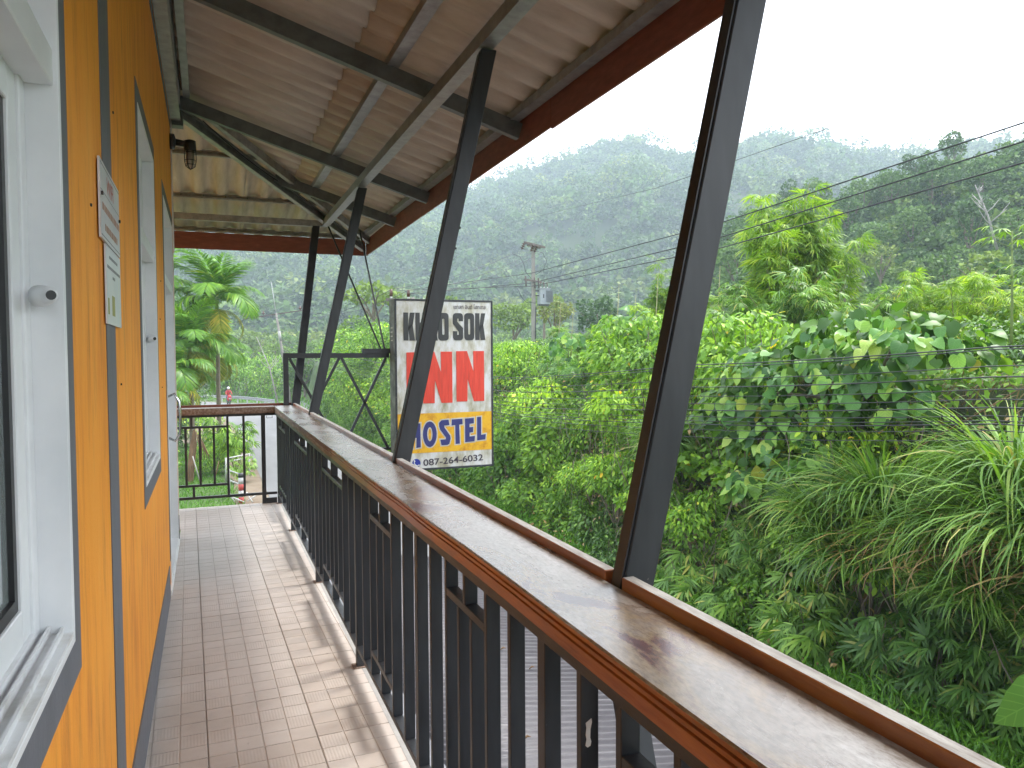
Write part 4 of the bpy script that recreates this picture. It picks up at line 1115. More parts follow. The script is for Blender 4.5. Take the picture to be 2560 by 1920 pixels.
leafmat('lawn', [(0, (0.044, 0.143, 0.013)), (.5, (0.077, 0.220, 0.020)), (1, (0.132, 0.308, 0.033))], trans=.35)
def forestmat(name, stops, k=1.0):
    stops = [(p, tuple(v*k*w for v, w in zip(q, (1.05, 1.0, .95)))) for p, q in stops]
    m, nt, out = new_mat(name)
    g = N(nt, 'ShaderNodeNewGeometry'); oi = N(nt, 'ShaderNodeObjectInfo')
    r = ramp(nt, oi.outputs['Random'], stops)
    r2 = ramp(nt, g.outputs['Random Per Island'], [(0, (.6, .65, .6)), (.6, (1, 1, 1)), (1, (1.5, 1.45, 1.2))])
    mc = N(nt, 'ShaderNodeMix', data_type='RGBA', blend_type='MULTIPLY'); mc.inputs[0].default_value = 1
    L(nt, r.outputs[0], mc.inputs[6]); L(nt, r2.outputs[0], mc.inputs[7])
    b = N(nt, 'ShaderNodeBsdfPrincipled', i_Roughness=.6); b.inputs['Specular IOR Level'].default_value = .25
    L(nt, mc.outputs[2], b.inputs['Base Color'])
    t = N(nt, 'ShaderNodeBsdfTranslucent'); L(nt, mc.outputs[2], t.inputs[0])
    mx = N(nt, 'ShaderNodeMixShader'); mx.inputs[0].default_value = .3
    L(nt, b.outputs[0], mx.inputs[1]); L(nt, t.outputs[0], mx.inputs[2]); L(nt, mx.outputs[0], out.inputs[0])
forestmat('forest_far', [(0, (.025, .055, .018)), (.3, (.04, .085, .022)), (.6, (.055, .105, .028)), (.85, (.08, .135, .035)), (1, (.14, .19, .045))], 1.25)
forestmat('forest_dark', [(0, (.022, .050, .016)), (.5, (.038, .078, .022)), (1, (.06, .11, .03))], 2.1)
forestmat('forest_mid', [(0, (.05, .10, .022)), (.5, (.07, .135, .028)), (1, (.11, .17, .04))], 1.6)
forestmat('forest_light', [(0, (.08, .15, .03)), (.5, (.13, .20, .045)), (1, (.18, .22, .07))], 1.2)

# ---------------------------------------------------------------- mass scatter (stuff) through geometry nodes
def gn_scatter(name, protos, P, S, Rz, mat=None, tilt=None):
    pc = bpy.data.collections.new(name+'_kinds')
    for i, me in enumerate(protos):
        o = bpy.data.objects.new(f'{name}_kind', me); pc.objects.link(o)
    n = len(P); me = bpy.data.meshes.new(name); me.vertices.add(n); me.vertices.foreach_set('co', np.asarray(P, np.float32).ravel())
    for an, arr, ty in (('sc', S, 'FLOAT'), ('rz', Rz, 'FLOAT')):
        a = me.attributes.new(an, ty, 'POINT'); a.data.foreach_set('value', np.asarray(arr, np.float32))
    a = me.attributes.new('tl', 'FLOAT', 'POINT'); a.data.foreach_set('value', np.asarray(tilt if tilt is not None else np.zeros(n), np.float32))
    a = me.attributes.new('ki', 'INT', 'POINT'); a.data.foreach_set('value', RNG.integers(0, len(protos), n).astype(np.int32))
    me.update(); ob = bpy.data.objects.new(name, me); COL.objects.link(ob)
    ng = bpy.data.node_groups.new(name, 'GeometryNodeTree')
    ng.interface.new_socket('Geometry', in_out='INPUT', socket_type='NodeSocketGeometry'); ng.interface.new_socket('Geometry', in_out='OUTPUT', socket_type='NodeSocketGeometry')
    gi = ng.nodes.new('NodeGroupInput'); go = ng.nodes.new('NodeGroupOutput')
    ip = ng.nodes.new('GeometryNodeInstanceOnPoints'); ci = ng.nodes.new('GeometryNodeCollectionInfo')
    ci.inputs['Collection'].default_value = pc; ci.inputs['Separate Children'].default_value = True; ci.inputs['Reset Children'].default_value = True
    def at(nm, ty):
        x = ng.nodes.new('GeometryNodeInputNamedAttribute'); x.data_type = ty; x.inputs['Name'].default_value = nm; return x
    cx = ng.nodes.new('ShaderNodeCombineXYZ'); k = ng.links.new
    k(at('tl', 'FLOAT').outputs[0], cx.inputs[0]); k(at('rz', 'FLOAT').outputs[0], cx.inputs[2])
    k(gi.outputs[0], ip.inputs['Points']); k(ci.outputs[0], ip.inputs['Instance']); ip.inputs['Pick Instance'].default_value = True
    k(at('ki', 'INT').outputs[0], ip.inputs['Instance Index']); k(cx.outputs[0], ip.inputs['Rotation']); k(at('sc', 'FLOAT').outputs[0], ip.inputs['Scale'])
    k(ip.outputs[0], go.inputs[0])
    md = ob.modifiers.new('scatter', 'NODES'); md.node_group = ng
    return tag(ob, kind='stuff')

# far forest -------------------------------------------------------
rng = np.random.default_rng(11)
def far_protos():
    out = []
    for k in range(5):
        R = [4.2, 5.2, 3.4, 4.6, 3.0][k]; H = [8, 7, 9, 10, 7][k]
        bl = lumps(rng, 7, R, H, .34, .55)
        me = crown('tree_crown', bl, .62, CLUMP, 1.35, ['forest_far', 'forest_far', 'forest_dark', 'forest_far', 'forest_mid'][k], rng, droop=.1, upn=.9, jit=.6)
        out.append(me)
    # a tall emergent with bare trunk
    bl = lumps(rng, 6, 4.5, 5, .35, .5); bl = [(c+np.array([0, 0, 8.]), r) for c, r in bl]
    out.append(crown('tree_crown', bl, .6, CLUMP, 1.0, 'forest_far', rng, upn=.9))
    return out
FP = far_protos()
pts = []
for _ in range(9500):
    az = rng.uniform(-16, 76); r = math.sqrt(rng.uniform(215**2, 700**2)); pts.append((r*math.sin(rad(az)), r*math.cos(rad(az))))
for _ in range(900):                                   # denser along the skyline
    az = rng.uniform(-12, 70); r = RF_+rng.uniform(-22, 14); pts.append((r*math.sin(rad(az)), r*math.cos(rad(az))))
P = np.array([(x, y, far_h(x, y)-1.2) for x, y in pts]); n = len(P)
o = gn_scatter('forest', FP, P, .62+1.15*rng.uniform(0, 1, n)**1.6, rng.uniform(0, 6.28, n)); tag(o, 'hazy green rainforest covering the far mountain', 'forest', kind='stuff')
# ================================================================== NEAR VEGETATION
def mesh_copy(name, me, loc, s, rz, label, cat, group=None, parts=None, tilt=0):
    """one plant; parts = [(part name, mesh)] hung under it when given"""
    if parts:
        o = bpy.data.objects.new(name, None); o.empty_display_size = .2; COL.objects.link(o)
        for pn, pme in parts:
            c = bpy.data.objects.new(pn, pme); COL.objects.link(c); c.parent = o
    else:
        o = bpy.data.objects.new(name, me); COL.objects.link(o)
    o.location = loc; o.rotation_euler = (tilt, 0, rz); o.scale = (s, s, s) if not isinstance(s, tuple) else s
    return tag(o, label, cat, group)
rng = np.random.default_rng(5)
def shrub_blobs(R, H, n): return lumps(rng, n, R, H, .30, .5)
VINE = [crown('foliage', shrub_blobs(1.25, 2.1, 13), 95, OVATE, .15, 'leaf_vine', rng, droop=.9, upn=.9, jit=.45, inner=.7) for _ in range(3)]
DARKS = [crown('foliage', shrub_blobs(1.2, 2.1, 12), 78, OVATE, .19, 'leaf_dark', rng, droop=.8, upn=.8, jit=.5) for _ in range(2)]
MIDS = [crown('foliage', shrub_blobs(1.3, 2.2, 11), 62, OVATE, .20, 'leaf_mid', rng, droop=.6, upn=.9, jit=.5) for _ in range(2)]
LOBS = [crown('foliage', shrub_blobs(1.0, 1.5, 10), 45, LOBED, .17, 'leaf_vine', rng, droop=.7, upn=.8, jit=.4) for _ in range(2)]
BBUSH = [crown('foliage', shrub_blobs(1.2, 2.2, 10), 15, SPRAY, .42, 'leaf_bamboo_dark', rng, droop=.9, upn=.75, jit=.4, inner=.6) for _ in range(2)]
SIMPLE = [crown('foliage', shrub_blobs(1.35, 2.3, 10), 55, OVLOW, .17, m, rng, droop=.6, upn=.9, jit=.5) for m in ('leaf_vine', 'leaf_mid', 'leaf_dark')]
def twig_mesh(k):
    r = random.Random(k); bm = bmesh.new()
    for i in range(7):
        a = r.uniform(0, 6.28); x, y = .2*math.cos(a), .2*math.sin(a); pts = [(x*.3, y*.3, -.3)]
        for j in range(1, 5): pts.append((x*(1+j*.9)+r.uniform(-.08, .08), y*(1+j*.9)+r.uniform(-.08, .08), .05+j*.42))
        tube(bm, pts, [.022, .018, .014, .010, .006], 4)
    me = bpy.data.meshes.new('stems'); bm.to_mesh(me); bm.free(); me.materials.append(MATS['bark']); return me
TWIGS = [twig_mesh(1), twig_mesh(2)]
def grass_clump(n, mat, seed, L0=1.3, spread=.35, hang=2.3):
    r = np.random.default_rng(seed); Vs = []; Fs = []; off = 0
    for arch, part in ((hang, .45), (hang*.75, .35), (hang*.4, .2)):
        k = int(n*part); tm = blade(6, .024, arch); a = r.uniform(0, 6.28, k)
        P = np.stack([np.cos(a)*spread*r.uniform(0, 1, k), np.sin(a)*spread*r.uniform(0, 1, k), r.uniform(-.1, .25, k)], 1)
        D = np.stack([np.cos(a)*.55, np.sin(a)*.55, np.full(k, 1.0)], 1)+r.normal(size=(k, 3))*.22
        out = np.stack([np.cos(a), np.sin(a), np.zeros(k)], 1); Nn = -out+r.normal(size=(k, 3))*.15   # blade bends towards -normal => outward
        V, F_ = stamp(tm, P, D, Nn, L0*r.uniform(.6, 1.2, k)); Vs.append(V); Fs += [f+off for f in F_]; off += len(V)
    return arr_mesh('blades', np.concatenate(Vs), Fs, mat)
GR = [grass_clump(560, 'leaf_grass_blade', 1), grass_clump(520, 'leaf_grass_blade', 2, 1.45, .45), grass_clump(160, 'leaf_dry', 3, 1.2, .4, 2.2)]

def Zone(y, row):
    """which plant grows where on the bank, from the photograph"""
    if row == 0:      # lowest
        return 'bbush' if y < 10 else ('mid' if y < 11.3 else 'bbush' if y < 13.5 else 'dark' if y < 17 else 'mid' if y < 30 else 'simple1')
    if row == 1:
        return 'bbush' if y < 7.4 else ('vine' if y < 8.6 else 'bbush' if y < 9.8 else 'vine' if y < 11 else 'bbush' if y < 12 else 'vine' if y < 20 else 'mid' if y < 24 else 'vine' if y < 33 else 'simple0')
    if row == 2:
        return 'bbush' if y < 7 else ('vine' if y < 9.8 else 'lobed' if y < 14 else 'vine' if y < 24 else 'vine' if y < 30 else 'simple1')
    return 'lobed' if y < 8 else ('vine' if y < 20 else 'bbush' if y < 24 else 'vine' if y < 32 else 'simple0')
KINDS = {'vine': (VINE, 'light green vine tangle', 'shrub'), 'dark': (DARKS, 'dark glossy leaved shrub', 'shrub'), 'mid': (MIDS, 'mid green leafy shrub', 'shrub'),
         'lobed': (LOBS, 'climber with lobed pale leaves', 'climber'), 'bbush': (BBUSH, 'dark low bamboo bush', 'bamboo'), 'grass': (GR[:2], 'long arching grass clump', 'grass clump'),
         'simple0': ([SIMPLE[0]], 'small leaved light green shrub', 'shrub'), 'simple1': ([SIMPLE[1]], 'mid green roadside shrub', 'shrub')}
ORD = ['first', 'second', 'third', 'fourth', 'fifth', 'sixth', 'seventh', 'eighth', 'ninth', 'tenth', 'eleventh', 'twelfth', 'thirteenth', 'fourteenth', 'fifteenth', 'sixteenth',
       'seventeenth', 'eighteenth', 'nineteenth', 'twentieth', 'twenty first', 'twenty second', 'twenty third', 'twenty fourth', 'twenty fifth', 'twenty sixth', 'twenty seventh', 'twenty eighth', 'twenty ninth', 'thirtieth',
       'thirty first', 'thirty second', 'thirty third', 'thirty fourth', 'thirty fifth', 'thirty sixth', 'thirty seventh', 'thirty eighth', 'thirty ninth', 'fortieth']
ROWN = ['at the bank foot', 'low on the bank', 'high on the bank', 'on the bank crest']
rr = random.Random(3); cnt = {}
ORD += ['forty '+q for q in ORD[:9]]
ROWS = [(-.12, 1.15), (.22, 1.05), (.75, 1.1), (1.7, 1.4)]
for row, (dx, st) in enumerate(ROWS):
    y = 3.8; 
    while y < 64:
        step = st*(1 if y < 34 else 1.5); yy = y+rr.uniform(-.3, .3)
        if not (row == 3 and 8.0 < yy < 11.8):
            k = Zone(yy, row); ms, txt, cat = KINDS[k]; x = bank_foot(yy)+dx+rr.uniform(-.25, .25)
            z = (-3.55, -2.35, -1.05, .1)[row]+rr.uniform(-.2, .2)
            s = rr.uniform(.55, 1.08)*(1 if y < 34 else 1.35)
            if row == 3: s *= 1.05*(1.15 if 13 < yy < 22 else 1)
            if k == 'grass': s = rr.uniform(1.0, 1.35); z += .75; x -= .25
            me = ms[rr.randrange(len(ms))]
            i = cnt.get((txt, row), 0); cnt[(txt, row)] = i+1
            parts = [('blades', me)] if k == 'grass' else [('foliage', me), ('stems', TWIGS[rr.randrange(2)])]
            mesh_copy({'shrub': 'shrub', 'climber': 'climber', 'bamboo': 'bamboo_bush', 'grass clump': 'grass_clump'}[cat], None, (x, yy, z), (s, s, s*rr.uniform(.85, 1.1)), rr.uniform(0, 6.28),
                      f'{txt} {ROWN[row]}, {ORD[i]} from the near end', cat, 'plants covering the roadside bank', parts)
        y += step
# loose extra grass tufts that hang over the facade on the near side
G2 = [(8.75, 6.6, -.6), (8.7, 5.9, -.5), (8.75, 5.2, -.3), (8.8, 7.4, -.9), (8.85, 8.1, -.45), (8.85, 9.2, -.9), (8.9, 13.6, -.3), (8.8, 4.6, -.6), (8.9, 6.2, .1), (8.8, 8.5, -1.4), (8.65, 6.4, -1.3)]
GPOS = ['third from the right edge', 'just right of the third tuft', 'close to the right edge', 'below the heart leaved tree', 'mid way under the heart leaved tree', 'left below the heart leaved tree', 'just right of the nearest post', 'at the right edge, lowest', 'at the right edge, highest', 'lowest left of the dead grass', 'in front of the dead grass']
for i, (x, y, z) in enumerate([(p, q, w-.25) for p, q, w in G2]):
    mesh_copy('grass_clump', None, (x, y, z), rr.uniform(.75, 1.15), rr.uniform(0, 6.28), f'pale arching grass tuft hanging on the near bank, {GPOS[i]}' , 'grass clump', 'grass tufts hanging from the bank', [('blades', GR[i % 2])])
for i, (x, y, z) in enumerate([(8.9, 5.6, -1.2), (8.85, 6.8, -1.3), (9.0, 7.9, -1.6), (9.0, 4.6, -1.4)]):
    mesh_copy('grass_clump', None, (x, y, z), rr.uniform(1.0, 1.3), rr.uniform(0, 6.28), f'straw coloured dead grass hanging low on the near bank, {ORD[i]} of four', 'grass clump', 'dead grass on the bank', [('dry_blades', GR[2])])

# leaf carpet over the bank itself so no bare soil shows between plants
def carpet(n, ylo, yhi, tm, size, mat, name, xr=(-.1, 3.2), seed=1, lift=.25):
    r = np.random.default_rng(seed); y = r.uniform(ylo, yhi, n); t = r.uniform(xr[0], xr[1], n)
    P = np.array([(bank_foot(b)+a, b, bank_h(bank_foot(b)+a, b)) for a, b in zip(t, y)])
    P += np.stack([-np.abs(r.normal(size=n))*lift, np.zeros(n), np.abs(r.normal(size=n))*lift*.6], 1)
    no = np.array([-.7, -.1, .8])+r.normal(size=(n, 3))*.5; d = np.array([-.6, 0, -.5])+r.normal(size=(n, 3))*.7
    return tag(link(name, leaves(name, tm, P, d, no, size*r.uniform(.6, 1.3, n), mat)), kind='stuff')
carpet(26000, 3, 40, OVLOW, .14, 'leaf_mid', 'undergrowth', seed=4)
carpet(9000, 38, 75, OVLOW, .26, 'leaf_mid', 'undergrowth', seed=6, xr=(-.3, 6))
carpet(9000, 3, 20, lance(.07), .28, 'leaf_dry', 'dry_litter', seed=8, lift=.12)

# woody strands and dead vines hanging through the growth
bm = bmesh.new(); rv = random.Random(17)
for k in range(260):
    y = 4+44*rv.random()**1.5; x = bank_foot(y)-.35+rv.uniform(-.35, .5); z = rv.uniform(-2.6, .6); l = rv.uniform(.5, 1.6); p = Vector((x, y, z)); q = [p.copy()]
    for s in range(5): p = p+Vector((rv.uniform(-.09, .07), rv.uniform(-.14, .14), -l/5)); q.append(p.copy())
    tube(bm, q, [.009, .008, .007, .006, .005, .003], 3, cap=False)
tag(bm_done('hanging_vines', bm, 'bark'), kind='stuff')
carpet(2600, 4, 30, OVATE, .12, 'leaf_dry', 'dead_leaves', seed=12, xr=(-.5, 1.2), lift=.35)
# grass on the flat strip at the foot of the bank (bamboo grass, bright green)
def lawn(name, n, fn, size, mat, seed, tm=None):
    r = np.random.default_rng(seed); P = fn(r, n); n = len(P)
    d = r.normal(size=(n, 3))*.6+np.array([0, 0, .75]); no = r.normal(size=(n, 3))+np.array([-.2, 0, .3])
    return tag(link(name, leaves(name, tm or lance(.13, .35), P, d, no, size*r.uniform(.6, 1.3, n), mat)), kind='stuff')
def strip(x0, x1, y0, y1, bias=0):
    def f(r, n):
        x = r.uniform(x0, x1, n); y = y0+(y1-y0)*r.uniform(0, 1, n)**(1.6 if bias else 1)
        z = np.array([max(GZ, bank_h(a, b)) for a, b in zip(x, y)])+.0+.16*np.abs(r.normal(size=n))*(np.sin(x*2.1+y*1.3)*.4+.8)
        return np.stack([x, y, z], 1)
    return f
lawn('grass', 30000, strip(6.9, 9.5, 4.5, 17, 1), .19, 'leaf_bamboo_fresh', 21)
lawn('grass', 20000, strip(6.9, 9.8, 4.5, 26, 1), .13, 'lawn', 22)
lawn('grass', 9000, strip(8.3, 9.8, 20, 60), .25, 'lawn', 23)
def verge(r, n):
    x = r.uniform(-7, 1.75, n); y = r.uniform(18, 47, n); x = np.where(y < 30, x, x-.1)
    ex = .72-.0*y+.35*np.sin(y*.5)+(r.normal(size=n)*.08); k = x < ex; return np.stack([x[k], y[k], np.full(k.sum(), GZ)], 1)
lawn('grass', 42000, verge, .15, 'lawn', 24)
def far_grass(r, n):
    P = []
    while len(P) < n:
        x, y = r.uniform(-14, 22), r.uniform(66, 118); d = min(math.hypot(x-a, y-b) for a, b in RC)
        if d > 4.2: P.append((x, y, GZ))
    return np.array(P)
lawn('grass', 9000, far_grass, .5, 'lawn', 25)

# ---------------------------------------------------------------- the big leaved tree on the bank, every leaf its own part
bt = empty('large_leaf_tree', 'tree with very large heart shaped leaves on the bank at the right', 'tree', (10.0, 9.6, .72))
base = np.array(bt.location)
def big_leaf_mesh(k):
    r = np.random.default_rng(k); V, F_ = HEART; V = V.copy(); V[:, 2] += .10*np.sin(V[:, 1]*4+k)+r.normal(size=len(V))*.012
    return arr_mesh('leaf', V, [np.array([f for f in F_ if len(f) == s]) for s in (3, 4)], 'leaf_large', True)
def plainleaf(name, stops, tr=.4, rough=.4):
    m, nt, out = new_mat(name); oi = N(nt, 'ShaderNodeObjectInfo'); r = ramp(nt, oi.outputs['Random'], stops)
    tc = N(nt, 'ShaderNodeTexCoord')
    # pale midrib and side veins
    sp = N(nt, 'ShaderNodeSeparateXYZ'); L(nt, tc.outputs['Object'], sp.inputs[0])
    ab = N(nt, 'ShaderNodeMath', operation='ABSOLUTE'); L(nt, sp.outputs[0], ab.inputs[0])
    dv = N(nt, 'ShaderNodeMath', operation='MULTIPLY_ADD', i_1=-.9); L(nt, ab.outputs[0], dv.inputs[0]); L(nt, sp.outputs[1], dv.inputs[2])
    fr = N(nt, 'ShaderNodeMath', operation='PINGPONG', i_1=.085); L(nt, dv.outputs[0], fr.inputs[0])
    mn = N(nt, 'ShaderNodeMath', operation='MINIMUM'); L(nt, ab.outputs[0], mn.inputs[0]); L(nt, fr.outputs[0], mn.inputs[1])
    vr = ramp(nt, mn.outputs[0], [(0, (1.7, 1.5, 1.6)), (.016, (1, 1, 1)), (1, (1, 1, 1))])
    mc = N(nt, 'ShaderNodeMix', data_type='RGBA', blend_type='MULTIPLY'); mc.inputs[0].default_value = .7; L(nt, r.outputs[0], mc.inputs[6]); L(nt, vr.outputs[0], mc.inputs[7])
    b = N(nt, 'ShaderNodeBsdfPrincipled', i_Roughness=rough); b.inputs['Specular IOR Level'].default_value = .4; L(nt, mc.outputs[2], b.inputs['Base Color'])
    t = N(nt, 'ShaderNodeBsdfTranslucent'); L(nt, mc.outputs[2], t.inputs[0])
    mx = N(nt, 'ShaderNodeMixShader'); mx.inputs[0].default_value = tr; L(nt, b.outputs[0], mx.inputs[1]); L(nt, t.outputs[0], mx.inputs[2]); L(nt, mx.outputs[0], out.inputs[0])
plainleaf('leaf_heart', [(0, (.045, .13, .035)), (.3, (.085, .22, .045)), (.6, (.14, .32, .055)), (.85, (.24, .44, .07)), (.97, (.36, .50, .09)), (1, (.44, .44, .06))])
BL = [big_leaf_mesh(k) for k in range(4)]
for m in BL: m.materials[0] = MATS['leaf_heart']
bl_blobs = [((-.95, .9, -.75), (.5, 1.4, .6)), ((0, 0, .95), (1.1, 1.5, .55)), ((-.35, 1.5, .45), (1.0, 1.1, .5)), ((-.4, -1.4, .85), (.9, 1.1, .5)), ((-.8, 1.9, -.35), (.7, 1.1, .6)), ((-.75, .4, .1), (.7, 1.3, .7)), ((-.7, -1.0, .1), (.6, .9, .6))]
def heart_dirs(P, Nn, r):
    n = len(P); d = Nn*np.array([.8, .8, .2])+np.array([-.1, 0, -.7])+r.normal(size=(n, 3))*.42; no = Nn*.45+np.array([-.15, -.1, .8])+r.normal(size=(n, 3))*.42
    return nrm(d), nrm(no)
r_ = np.random.default_rng(77); P, Nn = shell(bl_blobs, 30, r_, .7, bottom=-.5)
toward = Nn @ np.array([-.75, -.55, .35]); order = np.argsort(-toward); vis = order[:300]; rest = order[300:]
def frame(d, no):
    d = Vector(d); no = Vector(no); s = d.cross(no).normalized(); nz = s.cross(d); return Matrix(((s.x, d.x, nz.x), (s.y, d.y, nz.y), (s.z, d.z, nz.z)))
D_, N_ = heart_dirs(P, Nn, r_)
for i in vis:
    s = r_.uniform(.15, .26); o = link('leaf', BL[int(r_.integers(4))], None, bt)
    o.matrix_local = Matrix.Translation(P[i]) @ frame(D_[i], N_[i]).to_4x4() @ Matrix.Scale(s, 4)
o = link('leaves', leaves('leaves', HEART, P[rest], D_[rest], N_[rest], r_.uniform(.17, .27, len(rest)), 'leaf_large', True), None, bt); o['kind'] = 'stuff'
bm = bmesh.new()
for (dx, dy, dz) in ((-.3, 1.4, .8), (-.4, -1.2, 1.1), (0, .1, 1.3), (-.7, .6, .4), (-.7, 1.9, .1), (-.6, -.8, .5), (.4, .8, 1.0)):
    tube(bm, [(0, 0, -.4), (dx*.3, dy*.35, dz*.35), (dx*.7, dy*.7, dz*.75), (dx, dy, dz)], [.05, .038, .026, .012], 6)
tube(bm, [(.5, 0, -2.2), (.2, 0, -1.2), (0, 0, -.4)], [.09, .07, .05], 7)
bm_done('branches', bm, 'bark', bt, smooth=True)

# smaller big leaved plants further along
def small_heart(name, loc, s, n, label, parts_limit=40, seed=0):
    t = empty(name, label, 'plant', loc); r = np.random.default_rng(seed); P, Nn = shell([((0, 0, .8), (.9, 1.1, .7)), ((0, .6, .2), (.6, .7, .5))], n, r, .7, bottom=-.3)
    D2, N2 = heart_dirs(P, Nn, r)
    for i in range(len(P)):
        o = link('leaf', BL[int(r.integers(4))], None, t); o.matrix_local = Matrix.Translation(P[i]*s) @ frame(D2[i], N2[i]).to_4x4() @ Matrix.Scale(r.uniform(.2, .32), 4)
    T('stem', 'green_stem', t, [(0, 0, -.6*s), (.02, .05, .3*s), (0, 0, .9*s)], [.03, .025, .012])
small_heart('heart_leaf_climber', (11.3, 19.6, 1.6), .8, 9, 'upright climber with pale heart shaped leaves above the cables', seed=1)
small_heart('heart_leaf_climber', (11.4, 23.5, 1.2), .7, 7, 'low climber with heart shaped leaves next to the sign edge', seed=2)
small_heart('heart_leaf_plant', (8.75, 10.9, -1.0), .3, 8, 'small plant with round bright leaves low on the near bank', seed=3)

# ---------------------------------------------------------------- tall bamboo clumps behind the bank
def bamboo(seed, mat, H=4.3, nculm=13, spread=1.1, size=.42, lean=1.0, tm=None, nspray=46):
    r = np.random.default_rng(seed); bm = bmesh.new(); P = []; D = []; Nn = []
    for c in range(nculm):
        a = r.uniform(0, 6.28); q = spread*r.uniform(.1, .5); x, y = q*math.cos(a), q*math.sin(a); h = H*r.uniform(.6, 1.02); ln = lean*r.uniform(.35, 1.0)
        pts = []
        for k in range(9):
            t = k/8; pts.append((x+math.cos(a)*ln*t**2.3*1.3, y+math.sin(a)*ln*t**2.3*1.3, h*(t-.16*t**4*ln)))
        tube(bm, pts, [.032*(1-.85*k/8) for k in range(9)], 5)
        pa = np.array(pts)
        for s in range(nspray):
            t = r.uniform(.22, 1.0)**.8; f = t*8; i = min(7, int(f)); p = pa[i]*(1-(f-i))+pa[i+1]*(f-i)
            u = r.uniform(0, 6.28); rad_ = r.uniform(.06, .5)*(1.05-t*.6)
            o = np.array([math.cos(u), math.sin(u), 0.]); P.append(p+o*rad_+np.array([0, 0, r.uniform(-.1, .12)])); D.append(o*.8+np.array([math.cos(a)*.3, math.sin(a)*.3, r.uniform(-.55, .35)])); Nn.append(o*.25+np.array([0, 0, 1.])+r.normal(size=3)*.35)
    P, D, Nn = map(np.array, (P, D, Nn)); lf = leaves('foliage', tm or SPRAY2, P, D, Nn, size*r.uniform(.7, 1.2, len(P)), mat)
    me = bpy.data.meshes.new('culms'); bm.to_mesh(me); bm.free(); me.materials.append(MATS['bamboo_culm']); return [('culms', me), ('foliage', lf)]
BAM = [bamboo(1, 'leaf_bamboo_bright', 4.7, 15, .9, .40, .55, None, 62), bamboo(2, 'leaf_bamboo_bright', 3.6, 15, 1.4, .40, 1.3), bamboo(3, 'leaf_bamboo_dark', 3.4, 14, 1.3, .42, 1.4)]
def ground_at(x, y): return max(bank_h(x, y), near_h(x, y) if math.hypot(x, y) > 50 else -9, GZ)
def place_bam(i, x, y, s, label, rz=None, sink=.1):
    mesh_copy('bamboo', None, (x, y, ground_at(x, y)-sink), s, rz if rz is not None else rr.uniform(0, 6.28), label, 'bamboo', 'bamboo clumps behind the bank', BAM[i])
for i, x, y, s, lb in [
    (0, 14.4, 16.7, 1.12, 'tall bright bamboo with a feathery spire just right of the nearest post'),
    (0, 15.4, 16.2, 1.04, 'bright bamboo spire leaning beside the tallest spire, right of the nearest post'),
    (2, 13.2, 15.3, .82, 'dark drooping bamboo below the tall bright spires'),
    (2, 13.6, 13.7, .72, 'dark drooping bamboo behind the heart leaved tree, left side'),
    (1, 13.9, 17.9, .82, 'yellow green bamboo partly hidden behind the nearest post'),
    (1, 13.2, 20.0, .70, 'yellow green bamboo left of the nearest post'),
    (0, 15.2, 23.0, .86, 'thin leaning bamboo left of the nearest post, top against the hazy hill'),
    (2, 13.4, 21.5, .60, 'dark bamboo with bare upright canes left of the nearest post'),
    (1, 15.6, 12.3, .66, 'bright bamboo clump behind the heart leaved tree, below the cables'),
    (1, 17.0, 14.0, .74, 'bright bamboo clump farther back behind the heart leaved tree'),
    (1, 16.2, 11.0, .70, 'bright rounded bamboo clump over the top of the heart leaved tree'),
    (0, 15.4, 9.4, .68, 'pale bamboo rising at the right above the heart leaved tree'),
    (1, 16.5, 8.6, .66, 'pale bamboo clump at the right hand edge above the tree'),
    (1, 15.8, 27.0, .68, 'small bright bamboo beyond the transformer pole'),
    (2, 14.5, 29.5, .62, 'dark small bamboo right of the hostel sign')]:
    place_bam(i, x, y, s, lb)
# bare canes sticking up
for i, (x, y, h) in enumerate([(12.6, 22.4, 2.9), (12.4, 21.0, 2.4), (12.2, 19.4, 2.8), (12.9, 17.4, 2.9), (12.0, 24.6, 2.2), (12.3, 26.3, 2.5), (11.4, 16.4, 2.3)]):
    z = ground_at(x, y)
    tag(T('bamboo_cane', 'bamboo_culm', None, [(x, y, z), (x+.05, y, z+h*.5), (x+.16, y+.05, z+h)], [.022, .018, .006], 5), f'bare pale cane standing behind the bank crest, {ORD[i]} of seven from the nearest post', 'cane', 'bare canes')
# papaya like thin stemmed trees at the right edge
def star_tree(x, y, h, label, seed):
    z = ground_at(x, y); t = empty('thin_tree', label, 'tree', (x, y, z)); T('trunk', 'green_stem', t, [(0, 0, 0), (.04, .02, h*.5), (-.02, 0, h)], [.026, .02, .012], 7)
    r = np.random.default_rng(seed); P = []; D = []
    for k in range(11):
        a = k*2.4; p0 = Vector((-.02, 0, h-.03*k)); dr = Vector((math.cos(a), math.sin(a), .45)); T('leaf_stalk', 'green_stem', t, [p0, p0+dr*.2, p0+dr*.3], .005, 4)
        P.append(p0+dr*.3); D.append((dr.x, dr.y, -.1))
    link('foliage', leaves('foliage', SPRAY, np.array([list(p) for p in P]), np.array(D), np.tile([0, 0, 1.], (len(P), 1)), .3*np.ones(len(P)), 'leaf_mid'), None, t)
star_tree(12.0, 8.5, 2.35, 'thin bare stemmed sapling with a star of leaves at the right edge', 4)
star_tree(12.1, 8.15, 1.7, 'shorter thin sapling beside the tall one at the right edge', 5)
# dead branch slanting across the bank
tag(T('dead_branch', 'stump_wood', None, [(8.8, 8.5, -.4), (8.75, 7.6, .15), (8.9, 6.7, .75), (9.0, 6.2, 1.1)], [.005, .010, .008, .005], 6), 'bare dead branch slanting across the grass at the right edge', 'branch')
tag(T('dead_branch', 'dead_white_wood', None, [(8.35, 8.6, -1.75), (8.3, 8.45, -1.45)], [.014, .02], 6), 'short broken white stick hanging in the near bank', 'branch')
